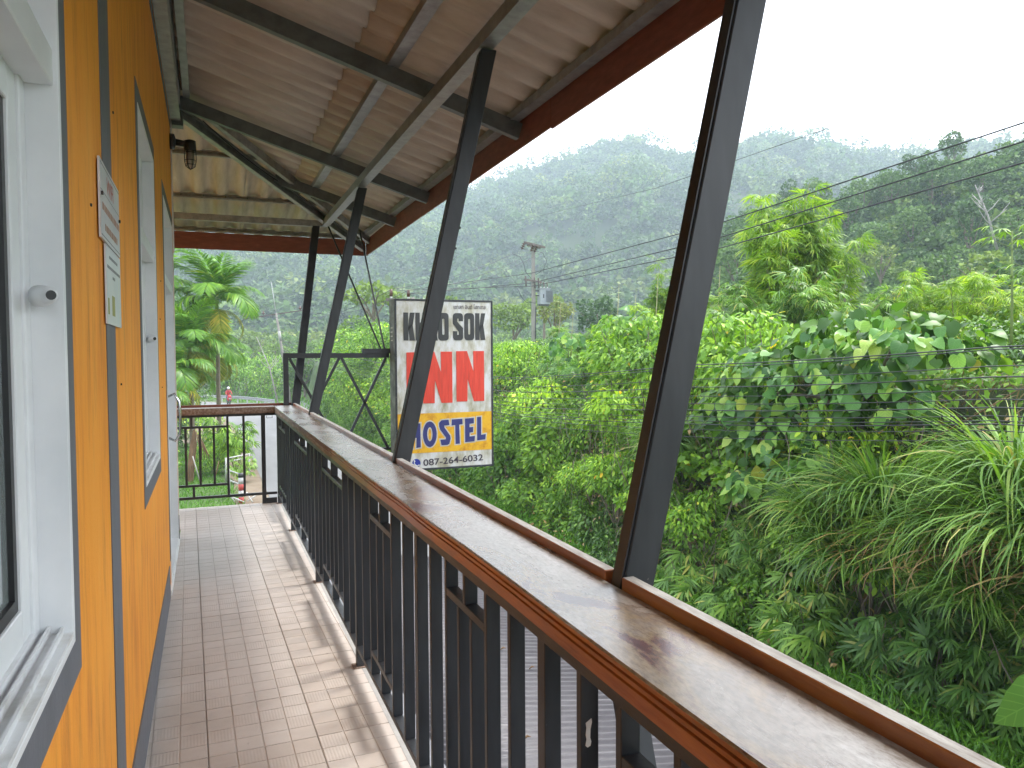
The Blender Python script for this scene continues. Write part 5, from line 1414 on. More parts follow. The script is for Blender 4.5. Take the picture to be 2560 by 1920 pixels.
# one big leaf at the bottom right edge, on a plant beside the balcony
t = empty('broad_leaf_plant', 'plant beside the balcony, one broad leaf showing at the lower right corner', 'plant', (2.224, 1.552, 0.431))
o = link('leaf', BL[1], None, t); o.matrix_local = Matrix.Translation((.16, -.03, .02)) @ frame((-1, .35, -.25), (-.35, -.45, .8)).to_4x4() @ Matrix.Scale(.17, 4)
o = link('leaf', BL[2], None, t); o.matrix_local = Matrix.Translation((.18, -.05, -.02)) @ frame((.6, -.6, -.3), (-.3, -.3, .9)).to_4x4() @ Matrix.Scale(.17, 4)
T('stalk', 'green_stem', t, [(.45, -.3, -3.0), (.36, -.2, -1.0), (.25, -.1, -.15), (.17, -.04, .01)], [.025, .016, .008, .004])

# ---------------------------------------------------------------- trees on the wooded hill: one object each
rng = np.random.default_rng(21)
def tree_parts(seed, kind):
    r = np.random.default_rng(seed)
    R, H, base, dens, size, mat, nb = {'broad': (3.6, 5.0, 3.2, 9, .36, 'forest_dark', 12), 'round': (3.0, 4.6, 2.4, 10, .34, 'forest_mid', 11), 'tall': (2.3, 7.0, 3.0, 10, .34, 'forest_dark', 13),
                                     'light': (2.6, 4.0, 4.0, 9, .34, 'forest_light', 10), 'umbrella': (3.4, 2.4, 5.0, 10, .33, 'forest_mid', 11)}[kind]
    bl = []
    for c, q in lumps(r, nb, R, H, .28, .48): bl.append((c+np.array([0, 0, base]), q))
    Pn, No = shell(bl, dens*1.0, r, .7, bottom=-.7); n = len(Pn); no = nrm(No*.6+np.array([0, 0, .8])+r.normal(size=(n, 3))*.5); d = No+r.normal(size=(n, 3))*.6-np.array([0, 0, .2])
    lf = leaves('crown', CLUMP, Pn, d, no, size*r.uniform(.6, 1.3, n), mat)
    bm = bmesh.new(); tube(bm, [(0, 0, -1.5), (.1, 0, base*.6), (0, .1, base+H*.5)], [.22, .17, .08], 6)
    for k in range(5):
        a = r.uniform(0, 6.28); tube(bm, [(.03, .03, base*.8), (math.cos(a)*R*.4, math.sin(a)*R*.4, base+H*.3), (math.cos(a)*R*.75, math.sin(a)*R*.75, base+H*.5)], [.09, .06, .03], 5)
    me = bpy.data.meshes.new('trunk'); bm.to_mesh(me); bm.free(); me.materials.append(MATS['bark']); return [('trunk', me), ('crown', lf)]
TK = {k: [tree_parts(s*7+i, k) for s in (1, 2)] for i, k in enumerate(('broad', 'round', 'tall', 'light', 'umbrella'))}
TX = {'broad': 'dark broad crowned tree', 'round': 'rounded green tree', 'tall': 'tall narrow dark tree', 'light': 'pale yellow green tree', 'umbrella': 'flat topped layered tree'}
rr = random.Random(12); hc = {}
HROW = ['at the bottom of the wooded hill', 'low on the wooded hill', 'below the middle of the wooded hill', 'above the middle of the wooded hill', 'high on the wooded hill', 'near the top of the wooded hill', 'on the hill skyline']
for row, (rd, st) in enumerate(((56, 4.6), (68, 4.0), (80, 3.5), (93, 3.0), (107, 2.7), (121, 2.4), (134, 2.0))):
    az = 30.5+(row*.6)
    while az < 66:
        a = az+rr.uniform(-.5, .5); r = rd+rr.uniform(-6, 6); x, y = r*math.sin(rad(a)), r*math.cos(rad(a))
        z = near_h(x, y)
        if interp(a, NEAR) > .02 or row < 2:
            k = rr.choices(list(TK), (4, 3, 2, 2.4, 1.6) if row < 5 else (5, 3, 2, .6, .6))[0]
            z = max(z, -1.0); s = rr.uniform(.70, 1.02)
            if row == 6: s *= rr.uniform(.7, 1.1)
            i = hc.get((k, row), 0); hc[(k, row)] = i+1
            mesh_copy('tree', None, (x, y, z-.9), (s, s, s*rr.uniform(.85, 1.1)), rr.uniform(0, 6.28), f'{TX[k]} {HROW[row]}, {ORD[i]} from the left', 'tree', 'trees on the wooded hill', rr.choice(TK[k]))
        az += st*rr.uniform(.8, 1.2)
# continuous understorey on the hill and on the flat ground behind the bank crest
r9 = np.random.default_rng(9)
hp = []
for _ in range(2600):
    a = r9.uniform(29, 70); r = math.sqrt(r9.uniform(50**2, 150**2)); x, y = r*math.sin(rad(a)), r*math.cos(rad(a)); z = near_h(x, y)
    if z > -4: hp.append((x, y, z-.7))
hp = np.array(hp)
UND = [crown('tree_crown', lumps(r9, 8, 2.0, 3.0, .32, .5), 7, CLUMP, .42, m, r9, droop=.1, upn=.9, jit=.6) for m in ('forest_dark', 'forest_mid', 'forest_dark')]
gn_scatter('undergrowth', UND, hp, r9.uniform(.7, 1.3, len(hp)), r9.uniform(0, 6.28, len(hp)))
gp_ = []
for _ in range(1500):
    x, y = r9.uniform(11.9, 60), r9.uniform(3, 74)
    gp_.append((x, y, max(bank_h(x, y), near_h(x, y))-.5))
gp_ = np.array(gp_)
gn_scatter('undergrowth', SIMPLE, gp_, r9.uniform(.45, .8, len(gp_)), r9.uniform(0, 6.28, len(gp_)))
# special trees that stand out
def place_tree(k, az, r, z, s, label, v=0):
    x, y = r*math.sin(rad(az)), r*math.cos(rad(az)); mesh_copy('tree', None, (x, y, z), s, rr.uniform(0, 6.28), label, 'tree', None, TK[k][v])
place_tree('light', 53.2, 62, 2.2, .85, 'pale green tree with a bare straight trunk standing in front of the darker hill')
place_tree('tall', 50.2, 118, 18.5, 1.05, 'conical dark tree rising above the hill skyline on the right')
place_tree('broad', 46.2, 128, 20.0, 1.0, 'dark leaning crown sticking up on the hill skyline behind the cables', 1)
# dead white trees
def dead_tree(name, loc, h, seed, label, lean=(0, 0), rz=0, nb=7, r0=.14):
    t = empty(name, label, 'tree', loc, rz); r = random.Random(seed); top = Vector((lean[0]*h, lean[1]*h, h))
    T('trunk', 'dead_white_wood', t, [(0, 0, -1), top*.5+Vector((.1*h*.2, 0, 0)), top], [r0, r0*.7, r0*.3], 6)
    for k in range(nb):
        f = r.uniform(.35, .9); p = top*f; a = r.uniform(0, 6.28); d = Vector((math.cos(a), math.sin(a), .8)).normalized(); l = h*r.uniform(.25, .5)*(1.2-f)
        q = [p, p+d*l*.5+Vector((0, 0, .03*l)), p+d*l+Vector((0, 0, .25*l))]; T('branch', 'dead_white_wood', t, q, [r0*.45, r0*.3, r0*.12], 5)
        q2 = q[1]; d2 = Vector((math.cos(a+.9), math.sin(a+.9), .7)).normalized(); T('branch', 'dead_white_wood', t, [q2, q2+d2*l*.5], [r0*.25, r0*.1], 4)
def at(az, r, z): return (r*math.sin(rad(az)), r*math.cos(rad(az)), z)
dead_tree('dead_tree', at(42.6, 92, 11.2), 5.6, 1, 'bleached white leafless tree among dark trees on the left of the wooded hill', nb=9)
dead_tree('dead_tree', at(54.0, 96, 12.5), 6.5, 2, 'leaning bleached dead trunk near the right edge of the wooded hill', lean=(-.45, .1), nb=12, r0=.16)
dead_tree('dead_tree', at(4.7, 60, -1.4), 4.4, 4, 'bare white dead tree bending over beside the palms', lean=(-.35, 0), nb=5, r0=.07)

# ---------------------------------------------------------------- middle distance, left of and behind the sign
MID = []
rr = random.Random(31)
def mid(k, x, y, s, label, z=None): mesh_copy('tree', None, (x, y, (GZ if z is None else z)-.5), s, rr.uniform(0, 6.28), label, 'tree', None, rr.choice(TK[k]))
mc = {}
for row, (y0, x0, x1, st, s0) in enumerate(((104, -10, 16, 4.2, .62), (122, -14, 40, 4.6, 1.0), (146, -18, 70, 5.4, 1.3), (172, -22, 95, 6.2, 1.5), (200, -26, 120, 7.0, 1.7))):
    x = x0
    while x < x1:
        k = rr.choices(['broad', 'round', 'tall', 'light', 'umbrella'], (1, 4, .6, 5, 4))[0]
        if row == 0: k = rr.choice(['round', 'broad'])
        xx, yy = x+rr.uniform(-1, 1), y0+rr.uniform(-4, 4)
        i = mc.get((k, row), 0); mc[(k, row)] = i+1
        rown = ['just beyond the road bend', 'behind the road bend', 'in the valley', 'farther back in the valley', 'at the mountain foot'][row]
        mesh_copy('tree', None, (xx, yy, (GZ if row < 3 else far_h(xx, yy) if math.hypot(xx, yy) > 210 else GZ)-.6), s0*rr.uniform(.8, 1.1), rr.uniform(0, 6.28), f'{TX[k]} {rown}, {ORD[i]} from the left', 'tree', 'trees in the valley', rr.choice(TK[k]))
        x += st*rr.uniform(.8, 1.25)
# trees at 60-100 m to the right of the transformer pole, low tops
for i, (x, y, k, s, lb) in enumerate([(24, 52, 'light', .62, 'pale tree between the transformer pole and the nearest post'), (33, 62, 'broad', .7, 'dark tree low between the pole and the nearest post'),
    (17, 58, 'umbrella', .62, 'bright flat layered tree directly behind the transformer pole'), (12.6, 62, 'umbrella', .95, 'layered pale tree rising above the top left of the hostel sign'), (29, 42, 'round', .5, 'small rounded tree left of the nearest post'),
    (30, 75, 'round', .9, 'rounded tree in the gap left of the nearest post'), (38, 85, 'umbrella', 1.0, 'layered tree far behind the nearest post'), (22, 70, 'light', .85, 'tall pale tree right of the sign'), (40, 62, 'broad', .7, 'dark tree behind the tall bamboo spire'),
    (14, 78, 'round', .8, 'rounded tree behind the sign, over the driveway'), (10.5, 92, 'broad', .8, 'dark tree at the end of the driveway')]):
    mid(k, x, y, s, lb, ground_at(x, y) if x > 11 else GZ)

# hedge like bushes on the far roadside beyond the bracket
rr = random.Random(44)
BUSHM = SIMPLE
for i, (x, y, s, k) in enumerate([(9.9, 44, 1.5, 0), (10.6, 48, 1.7, 1), (9.8, 52, 1.5, 0), (10.8, 56, 1.9, 0), (10.0, 60, 1.6, 1), (11.6, 64, 2.0, 0), (10.4, 67, 1.5, 1), (12.5, 60, 2.1, 1), (12.6, 52, 2.0, 0), (12.8, 46, 1.9, 1), (12.0, 41, 1.7, 0)]):
    mesh_copy('roadside_bush', None, (x, y, ground_at(x, y)-.9 if x < 12 else ground_at(x, y)-1.2), s, rr.uniform(0, 6.28), f'leafy roadside bush seen through the sign bracket, {ORD[i]} one back along the road', 'bush', 'bushes along the road beyond the bracket', [('foliage', BUSHM[k]), ('stems', TWIGS[0])])
for i, (x, y, s, k) in enumerate([(-3.5, 101, 2.2, 2), (0, 103, 2.4, 2), (3.5, 101, 2.3, 1), (6.5, 98, 2.2, 1), (9.5, 94, 2.0, 2), (-7.5, 104, 2.3, 2), (2, 108, 3.0, 0), (7, 106, 2.9, 0), (-4, 110, 3.0, 1), (12.5, 92, 2.0, 1)]):
    mesh_copy('roadside_bush', None, (x, y, GZ-.4), s, rr.uniform(0, 6.28), f'dense rounded bush behind the guardrail at the road bend, {ORD[i]} of its group', 'bush', 'bushes behind the guardrail', [('foliage', BUSHM[k]), ('stems', TWIGS[1])])
# undergrowth round the palms
for i, (x, y, s, k, lb) in enumerate([(-3.2, 41, 1.1, 2, 'dark bush left of the palm trunks'), (-1.9, 43, 1.0, 2, 'dark bush between the two left palm trunks'), (-.7, 47.5, 1.0, 0, 'small light bush behind the middle palm trunk'), (-3.0, 34, .8, 1, 'low bush at the wall end below the palms'),
    (-2.0, 33.5, .75, 0, 'low light bush left of the broken stump'), (-.15, 34.5, .62, 1, 'low weed bush right of the broken stump'), (.45, 38.6, .55, 0, 'dry bush at the foot of the right hand palm'), (-4.0, 38, 1.2, 2, 'dark bush hidden by the door frame'), (.1, 41.5, .65, 0, 'light shrub just behind the right palm trunk'),
    (-1.6, 60, 1.4, 2, 'shaded tree like bush far behind the palms'), (-4.5, 63, 1.7, 1, 'broad bush far behind the left palm')]):
    mesh_copy('bush', None, (x, y, GZ-.15), s, rr.uniform(0, 6.28), lb, 'bush', None, [('foliage', BUSHM[k]), ('stems', TWIGS[1])])

# cassava like shrubs by the verge
def finger_shrub(loc, s, label, seed):
    t = empty('cassava_shrub', label, 'shrub', loc); r = np.random.default_rng(seed); P = []; D = []
    for b in range(7):
        a = r.uniform(0, 6.28); top = Vector((math.cos(a)*.55*s, math.sin(a)*.55*s, s*r.uniform(.9, 1.5)))
        T('stem', 'green_stem', t, [(0, 0, 0), top*.5, top], [.02, .014, .008], 5)
        for k in range(15):
            q = top*r.uniform(.45, 1.08); u = r.uniform(0, 6.28); P.append((q.x+math.cos(u)*.18, q.y+math.sin(u)*.18, q.z+r.uniform(-.1, .1))); D.append((math.cos(u), math.sin(u), -.5))
    link('foliage', leaves('foliage', SPRAY, np.array(P), np.array(D), np.tile([0, 0, 1.], (len(P), 1))+r.normal(size=(len(P), 3))*.3, .34*s*r.uniform(.7, 1.1, len(P)), 'leaf_mid'), None, t)
finger_shrub((1.0, 34.5, GZ), 1.35, 'cassava like shrub leaning over the road edge behind the end railing', 3)
finger_shrub((.5, 36.5, GZ), 1.5, 'taller cassava like shrub by the right palm trunk', 5)
finger_shrub((1.1, 31.6, GZ), .7, 'low leafy weed behind the white rail fence', 6)

# ---------------------------------------------------------------- areca palms
def frond_mesh(seed, mat, Lf=2.3, droop=1.0, width=.62, up=1.1):
    r = np.random.default_rng(seed); n = 34; pts = []
    for k in range(n+1):
        t = k/n; ang = up-droop*1.9*t**1.15; pts.append(ang)
    pos = [np.array([0., 0., 0.])]
    for k in range(n): pos.append(pos[-1]+np.array([math.cos(pts[k]), 0, math.sin(pts[k])])*Lf/n)
    pos = np.array(pos); P = []; D = []; Nn = []; S = []
    for k in range(3, n+1):
        t = k/n; tan = np.array([math.cos(pts[k]), 0, math.sin(pts[k])]); nz = np.array([-math.sin(pts[k]), 0, math.cos(pts[k])])
        for sd in (-1, 1):
            for m in range(2):
                P.append(pos[k]-tan*(m*.03)); side = np.array([0, sd, 0.])
                D.append(side*1.0+tan*(.55+t*.9)+nz*.30-np.array([0, 0, .35])+r.normal(size=3)*.10); Nn.append(nz+side*-.25+r.normal(size=3)*.15)
                S.append(width*(math.sin(math.pi*(.12+.80*t))**.7)*r.uniform(.85, 1.12))
    V, F_ = stamp(lance(.072, .36), np.array(P), np.array(D), np.array(Nn), np.array(S))
    bm = bmesh.new(); tube(bm, [tuple(p) for p in pos[::4]], [.022-.002*i for i in range(len(pos[::4]))], 5)
    rv = np.array([v.co[:] for v in bm.verts]); bm.verts.ensure_lookup_table(); fq = [np.array([[v.index for v in f.verts] for f in bm.faces if len(f.verts) == 4])]
    bm.free(); off = len(V); return arr_mesh('frond', np.concatenate([V, rv]), F_+[fq[0]+off], mat)
FRU = [frond_mesh(1, 'leaf_palm', 2.3, .42, .80, 1.42), frond_mesh(2, 'leaf_palm', 2.4, .62, .80, 1.28)]
FRM = [frond_mesh(3, 'leaf_palm', 2.4, 1.0, .85, .95), frond_mesh(4, 'leaf_palm', 2.3, 1.2, .85, .70)]
FRO = [frond_mesh(5, 'leaf_palm_old', 2.1, 1.25, .62, .15), frond_mesh(6, 'leaf_palm_old', 2.0, 1.15, .6, -.25)]
def palm(x, y, h, s, label, seed, lean=0.0, nf=(7, 8, 5)):
    t = empty('areca_palm', label, 'palm', (x, y, GZ)); r = random.Random(seed)
    T('trunk', 'palm_trunk', t, [(0, 0, -.1), (lean*.3, 0, h*.35), (lean*.7, 0, h*.7), (lean, 0, h-.9*s)], [.12*s, .085*s, .078*s, .075*s], 10)
    bm = bmesh.new()
    for k in range(int(h/.28)): z = .3+k*.28; f = z/h; tube(bm, [(lean*f, 0, z), (lean*f, 0, z+.02)], (.12-.04*min(1, f*2))*s*1.04, 10) if z < h-1*s else None
    bm_done('trunk_rings', bm, 'bark', t)
    T('crownshaft', 'palm_sheath', t, [(lean, 0, h-.95*s), (lean, 0, h-.5*s), (lean, 0, h)], [.085*s, .095*s, .05*s], 10)
    a = r.uniform(0, 6.28)
    for lay, (ms, n, zz) in enumerate(((FRU, nf[0], 0), (FRM, nf[1], -.12), (FRO, nf[2], -.35))):
        for k in range(n):
            a += 2.399; o = link('frond', ms[k % 2], None, t); q = s*r.uniform(.85, 1.1)
            o.matrix_local = Matrix.Translation((lean, 0, h+zz*s)) @ Matrix.Rotation(a, 4, 'Z') @ Matrix.Rotation(r.uniform(-.12, .12), 4, 'Y') @ Matrix.Scale(q, 4)
palm(.42, 37.5, 7.5, 1.2, 'tallest areca palm, right hand one seen over the end railing', 1)
palm(-.72, 36.0, 5.5, 1.0, 'shorter areca palm with yellowing fronds in the middle of the group', 2, nf=(7, 8, 5))
palm(-2.35, 38.5, 8.0, 1.08, 'left areca palm half hidden by the door frame', 3)
palm(-2.1, 33.5, 3.2, .85, 'low young areca palm at the wall end', 5, nf=(3, 6, 4))
palm(-.75, 41.5, 5.0, .8, 'low areca palm filling the gap between the two tall trunks', 7, nf=(6, 8, 6))
palm(-1.5, 35.0, 4.2, .95, 'low areca palm between the door frame and the middle trunk', 8, nf=(6, 8, 6))
palm(.52, 44.0, 5.2, .85, 'areca palm with old yellow fronds behind the tallest one', 6, nf=(2, 6, 7))
# ================================================================== ROADSIDE THINGS
# guardrail on the outside of the bend
gr = empty('guardrail', 'galvanised guardrail along the outside of the road bend', 'guardrail', (0, 0, 0))
gp = [(4.9, 75.0), (3.6, 79.5), (1.9, 84.2), (-1.2, 88.6), (-4.5, 91.6), (-8, 94.5)]
gp = [(x+1.0, y+2.8) for x, y in gp]
bm = bmesh.new()
prof = [(0, -.155), (.05, -.12), (.05, -.06), (0, 0), (.05, .06), (.05, .12), (0, .155)]
prev = None
for i, (x, y) in enumerate(gp):
    a = Vector(gp[max(i-1, 0)]); b = Vector(gp[min(i+1, len(gp)-1)]); d = (b-a).normalized(); n = Vector((d.y, -d.x))*-1
    c = [bm.verts.new((x+n.x*o, y+n.y*o, GZ+.62+z)) for o, z in prof]
    if prev:
        for k in range(6): bm.faces.new((prev[k], c[k], c[k+1], prev[k+1]))
    prev = c
bmesh.ops.solidify(bm, geom=bm.faces[:], thickness=.01)
bm_done('beam', bm, 'galv_guard', gr)
for i in range(len(gp)-1):
    for t in (0, .5): x = gp[i][0]*(1-t)+gp[i+1][0]*t; y = gp[i][1]*(1-t)+gp[i+1][1]*t; B('post', 'galv_guard', gr, (x-.06, x+.06, y+.05, y+.15, GZ-.05, GZ+.80))
# white rail fence by the verge
def fence(name, label, posts, h, rails, mat='white_rail', r=.035):
    t = empty(name, label, 'fence', (0, 0, 0))
    for x, y in posts: T('post', mat, t, [(x, y, GZ-.1), (x, y, GZ+h)], r, 8)
    for z in rails:
        for (a, b) in zip(posts[:-1], posts[1:]): T('rail', mat, t, [(a[0], a[1], GZ+z), (b[0], b[1], GZ+z)], r*.8, 8)
fence('rail_fence', 'white painted pipe fence on the grass by the road edge', [(.58, 32.1), (1.50, 33.2)], .95, (.92, .78))
fence('rail_fence', 'second white pipe fence nearer the building', [(.62, 28.8), (.98, 27.6)], .95, (.90, .55), r=.03)
bo = empty('bollard', 'short post painted with red and white bands on the grass', 'bollard', (.95, 27.1, GZ))
for i, z in enumerate((0, .22, .44, .66)): T('band', 'red_band' if i % 2 == 0 else 'white_rail', bo, [(0, 0, z), (0, 0, z+.22)], .085, 12)
T('cap', 'black_steel', bo, [(0, 0, .88), (0, 0, 1.02)], [.09, .085], 12)
for k in range(5):
    a = k*1.25; x, y = 1.0+.28*math.cos(a), 27.0+.28*math.sin(a)
    tag(T('fallen_rail', 'white_rail', None, [(x-.3*math.sin(a+.5), y, GZ+.08), (x+.25*math.cos(a), y+.2, GZ+.30)], .022, 6), f'loose white pipe lying against the banded post, {ORD[k]} of five', 'pipe', 'loose white pipes')
# broken stump with hanging fibres
st = empty('tree_stump', 'tall broken brown tree stump below the palms', 'stump', (-.72, 32.2, GZ))
bm = bmesh.new(); tube(bm, [(.0, 0, 0), (.04, 0, .7), (.12, .05, 1.5), (.17, .05, 2.15)], [.07, .12, .10, .06], 10)
for v in bm.verts: v.co += Vector((noise.noise(v.co*6)*.08, noise.noise(v.co*6+Vector((3, 0, 0)))*.08, noise.noise(v.co*3)*.15))
bm_done('trunk', bm, 'stump_wood', st)
for k in range(5): T('root_fibre', 'stump_wood', st, [(.2+.06*k, -.05*k, 2.1-.1*k), (.34+.08*k, 0, 1.5-.1*k), (.33+.09*k, 0, .9)], [.015, .025, .008], 5)
tag(T('pole_stick', 'dead_white_wood', None, [(-.35, 31.9, GZ), (-.62, 31.9, GZ+1.1)], .025, 6), 'pale stick leaning against the broken stump', 'stick')
tag(T('pole_stick', 'stump_wood', None, [(.12, 31.9, GZ), (.32, 31.9, GZ+.85)], .022, 6), 'short brown stick leaning right of the stump', 'stick')

# motorcycle and rider coming round the bend
mx_, my_ = 1.9, 84.0
mo = empty('motorcycle', 'red motorcycle coming round the road bend', 'motorcycle', (mx_, my_, GZ+.03), rz=rad(8))
def wheel(y):
    bm = bmesh.new(); pts = [(0, y+.27*math.cos(t*math.pi/8), .30+.27*math.sin(t*math.pi/8)) for t in range(17)]; tube(bm, pts, .045, 6, cap=False); bm_done('tyre', bm, 'tyre', mo, smooth=True)
    bm = bmesh.new()
    for k in range(6): a = k*math.pi/3; beam(bm, (0, y, .30), (0, y+.24*math.cos(a), .30+.24*math.sin(a)), .012, .012, up=(1, 0, 0))
    bm_done('rim', bm, 'galv_guard', mo)
wheel(-.62); wheel(.62)
T('front_fairing', 'motor_red', mo, [(0, -.66, .72), (0, -.52, .86), (0, -.38, .98)], [.12, .20, .10], 10)
T('leg_shield', 'motor_red', mo, [(0, -.42, .42), (0, -.40, .62), (0, -.42, .88)], [.16, .24, .17], 10)
T('body', 'motor_red', mo, [(0, -.25, .45), (0, .15, .60), (0, .55, .68), (0, .80, .72)], [.10, .15, .15, .06], 10)
T('seat', 'tyre', mo, [(0, -.05, .76), (0, .3, .80), (0, .68, .82)], [.09, .12, .10], 8)
T('handlebar', 'black_steel', mo, [(-.34, -.34, 1.02), (0, -.42, .98), (.34, -.34, 1.02)], .018, 6)
T('headlight', 'helmet_white', mo, [(0, -.62, .88), (0, -.50, .90)], [.07, .09], 10)
T('fork', 'galv_guard', mo, [(0, -.62, .30), (0, -.42, .95)], .03, 6)
B('number_plate', 'white_rail', mo, (-.1, .1, -.70, -.69, .60, .74))
def rider():
    """one skinned body from connected joints"""
    J = {'pelvis': (0, .22, .90), 'spine': (0, .16, 1.15), 'chest': (0, .06, 1.38), 'neck': (0, .02, 1.53), 'head': (0, -.02, 1.66), 'crown': (0, -.02, 1.78),
         'shL': (-.19, .05, 1.42), 'elL': (-.28, -.12, 1.20), 'haL': (-.30, -.33, 1.05), 'shR': (.19, .05, 1.42), 'elR': (.28, -.12, 1.20), 'haR': (.30, -.33, 1.05),
         'hiL': (-.12, .18, .88), 'knL': (-.20, -.22, .78), 'anL': (-.19, -.20, .36), 'toL': (-.19, -.38, .32), 'hiR': (.12, .18, .88), 'knR': (.20, -.22, .78), 'anR': (.19, -.20, .36), 'toR': (.19, -.38, .32)}
    R_ = {'pelvis': .15, 'spine': .14, 'chest': .16, 'neck': .06, 'head': .095, 'crown': .06, 'sh': .075, 'el': .05, 'ha': .038, 'hi': .10, 'kn': .075, 'an': .045, 'to': .04}
    E_ = [('pelvis', 'spine'), ('spine', 'chest'), ('chest', 'neck'), ('neck', 'head'), ('head', 'crown')]
    for s in 'LR': E_ += [('chest', 'sh'+s), ('sh'+s, 'el'+s), ('el'+s, 'ha'+s), ('pelvis', 'hi'+s), ('hi'+s, 'kn'+s), ('kn'+s, 'an'+s), ('an'+s, 'to'+s)]
    ks = list(J); me = bpy.data.meshes.new('body'); me.from_pydata([J[k] for k in ks], [(ks.index(a), ks.index(b)) for a, b in E_], []); 
    o = bpy.data.objects.new('body', me); COL.objects.link(o); o.modifiers.new('skin', 'SKIN'); o.modifiers.new('sub', 'SUBSURF').levels = 1
    me.skin_vertices[0].data[0].use_root = True
    for i, k in enumerate(ks): r = R_.get(k, R_.get(k[:2], .08)); me.skin_vertices[0].data[i].radius = (r, r)
    dg = bpy.context.evaluated_depsgraph_get(); m2 = bpy.data.meshes.new_from_object(o.evaluated_get(dg)); bpy.data.objects.remove(o)
    m2.materials.clear()
    for m in ('motor_red', 'skin', 'jeans'): m2.materials.append(MATS[m])
    for p in m2.polygons:
        c = p.center; p.use_smooth = True
        p.material_index = 1 if c.z > 1.5 or (c.y < -.24 and c.z > .95) else (2 if c.z < .95 else 0)
    return m2
pe = empty('person', 'rider in a red shirt and white helmet on the red motorcycle', 'person', (mx_, my_, GZ+.03), rz=rad(8))
link('body', rider(), None, pe)
bm = bmesh.new(); bmesh.ops.create_icosphere(bm, subdivisions=3, radius=.15)
for v in bm.verts: v.co = Vector((v.co.x*.95, v.co.y*1.1-.01, max(v.co.z, -.07)+1.71))
bm_done('helmet', bm, 'helmet_white', pe, smooth=True)

# ---------------------------------------------------------------- utility poles and cables
def insulator(par, p, d, n=3, r=.075, l=.12):
    d = Vector(d).normalized(); p = Vector(p)
    bm = bmesh.new(); pts = []; rs = []
    for k in range(n):
        a = p+d*(k*l); pts += [a, a+d*(l*.15), a+d*(l*.4), a+d*(l*.5), a+d*(l*.95)]; rs += [.025, r*.5, r, r*.35, .025]
    tube(bm, pts, rs, 8); bm_done('insulator', bm, 'insulator_brown', par, smooth=True)
PX, PYy = 21.5, 50.0
p1 = empty('utility_pole', 'concrete utility pole with two crossarms right of the hostel sign', 'utility pole', (PX, PYy, ground_at(PX, PYy)))
pz = p1.location.z; top = 9.42-pz
bm = bmesh.new(); beam(bm, (0, 0, -.5), (0, 0, top), .30, .22, up=(0, 1, 0)); 
for v in bm.verts:
    if v.co.z > 1: v.co.x *= .66; v.co.y *= .66
bm_done('shaft', bm, 'pole_concrete', p1)
ad = Vector((.86, -.5, 0)).normalized()       # crossarm direction, receding to the right rear
def arm(z, a, b, w=.12, h=.13): BM('crossarm', 'crossarm', p1, ad*a+Vector((0, -.12, z)), ad*b+Vector((0, -.12, z)), w, h)
ad = Vector((.80, .60, 0)).normalized()
arm(top-.12, -1.30, 1.55, .14, .15); arm(top-.27, -.9, .9, .10, .08); arm(6.75-pz, -1.3, 1.05)
for a in (-1.4, -.15, .35): insulator(p1, ad*a+Vector((0, -.2, top-.2)), (-.5, -.2, -1), 3, .13, .17)
for a in (-1.25, 0.0, .55): T('cutout_fuse', 'crossarm', p1, [ad*a+Vector((0, -.2, 7.0-pz)), ad*(a+.1)+Vector((0, -.2, 6.25-pz))], .06, 8)
# arcing jumper leads
for q in ([(-1.7, -.2, 8.6-pz), (-1.1, -.2, 8.4-pz), (-.75, -.1, 7.9-pz), (-.6, 0, 7.4-pz), (-.2, -.1, 6.9-pz)], [(.1, -.1, 8.9-pz), (.7, -.1, 8.75-pz), (1.0, -.1, 8.2-pz), (.75, -.1, 7.6-pz), (.15, -.1, 7.2-pz)],
          [(-1.3, -.2, 6.2-pz), (-1.0, -.2, 5.6-pz), (-.6, -.1, 5.25-pz), (.2, -.1, 5.2-pz)], [(.1, -.1, 6.1-pz), (.7, -.1, 6.1-pz), (1.0, -.1, 5.8-pz)]):
    T('jumper_lead', 'cable_black', p1, [Vector(v) for v in q], .018, 5)
T('conduit', 'black_steel', p1, [(.13, -.12, 4.9-pz), (.10, -.12, 3.5-pz), (.10, -.12, 0)], .035, 6)
tf = empty('transformer', 'grey finned transformer hung on the utility pole', 'transformer', (PX+.78, PYy-.15, 5.0))
tf.scale = (.78, .78, .78)
B('tank', 'transformer_grey', tf, (-.55, .45, -.35, .35, .15, 1.55), bevel=.03)
for k in range(9): B('cooling_fin', 'transformer_grey', tf, (.0+k*.075, .015+k*.075, -.52, -.352, .35, 1.40))
for k in range(6): B('cooling_fin', 'transformer_grey', tf, (.452, .66, -.3+k*.11, -.285+k*.11, .35, 1.40))
B('lid', 'transformer_grey', tf, (-.62, .52, -.42, .42, 1.552, 1.62)); B('base', 'black_steel', tf, (-.45, .35, -.3, .3, .02, .149))
B('plate', 'black_steel', tf, (-.28, -.18, -.362, -.3505, .7, 1.05))
for k in range(3):
    T('bushing', 'insulator_white', tf, [(-.35+k*.33, 0, 1.621), (-.35+k*.33, 0, 1.75)], .05, 8); insulator(tf, (-.35+k*.33, 0, 1.75), (-.12, 0, 1), 3, .085, .15)
B('mount', 'black_steel', tf, (-.86, -.55, -.06, .06, .9, .98), (-.86, -.55, -.06, .06, 1.3, 1.38))
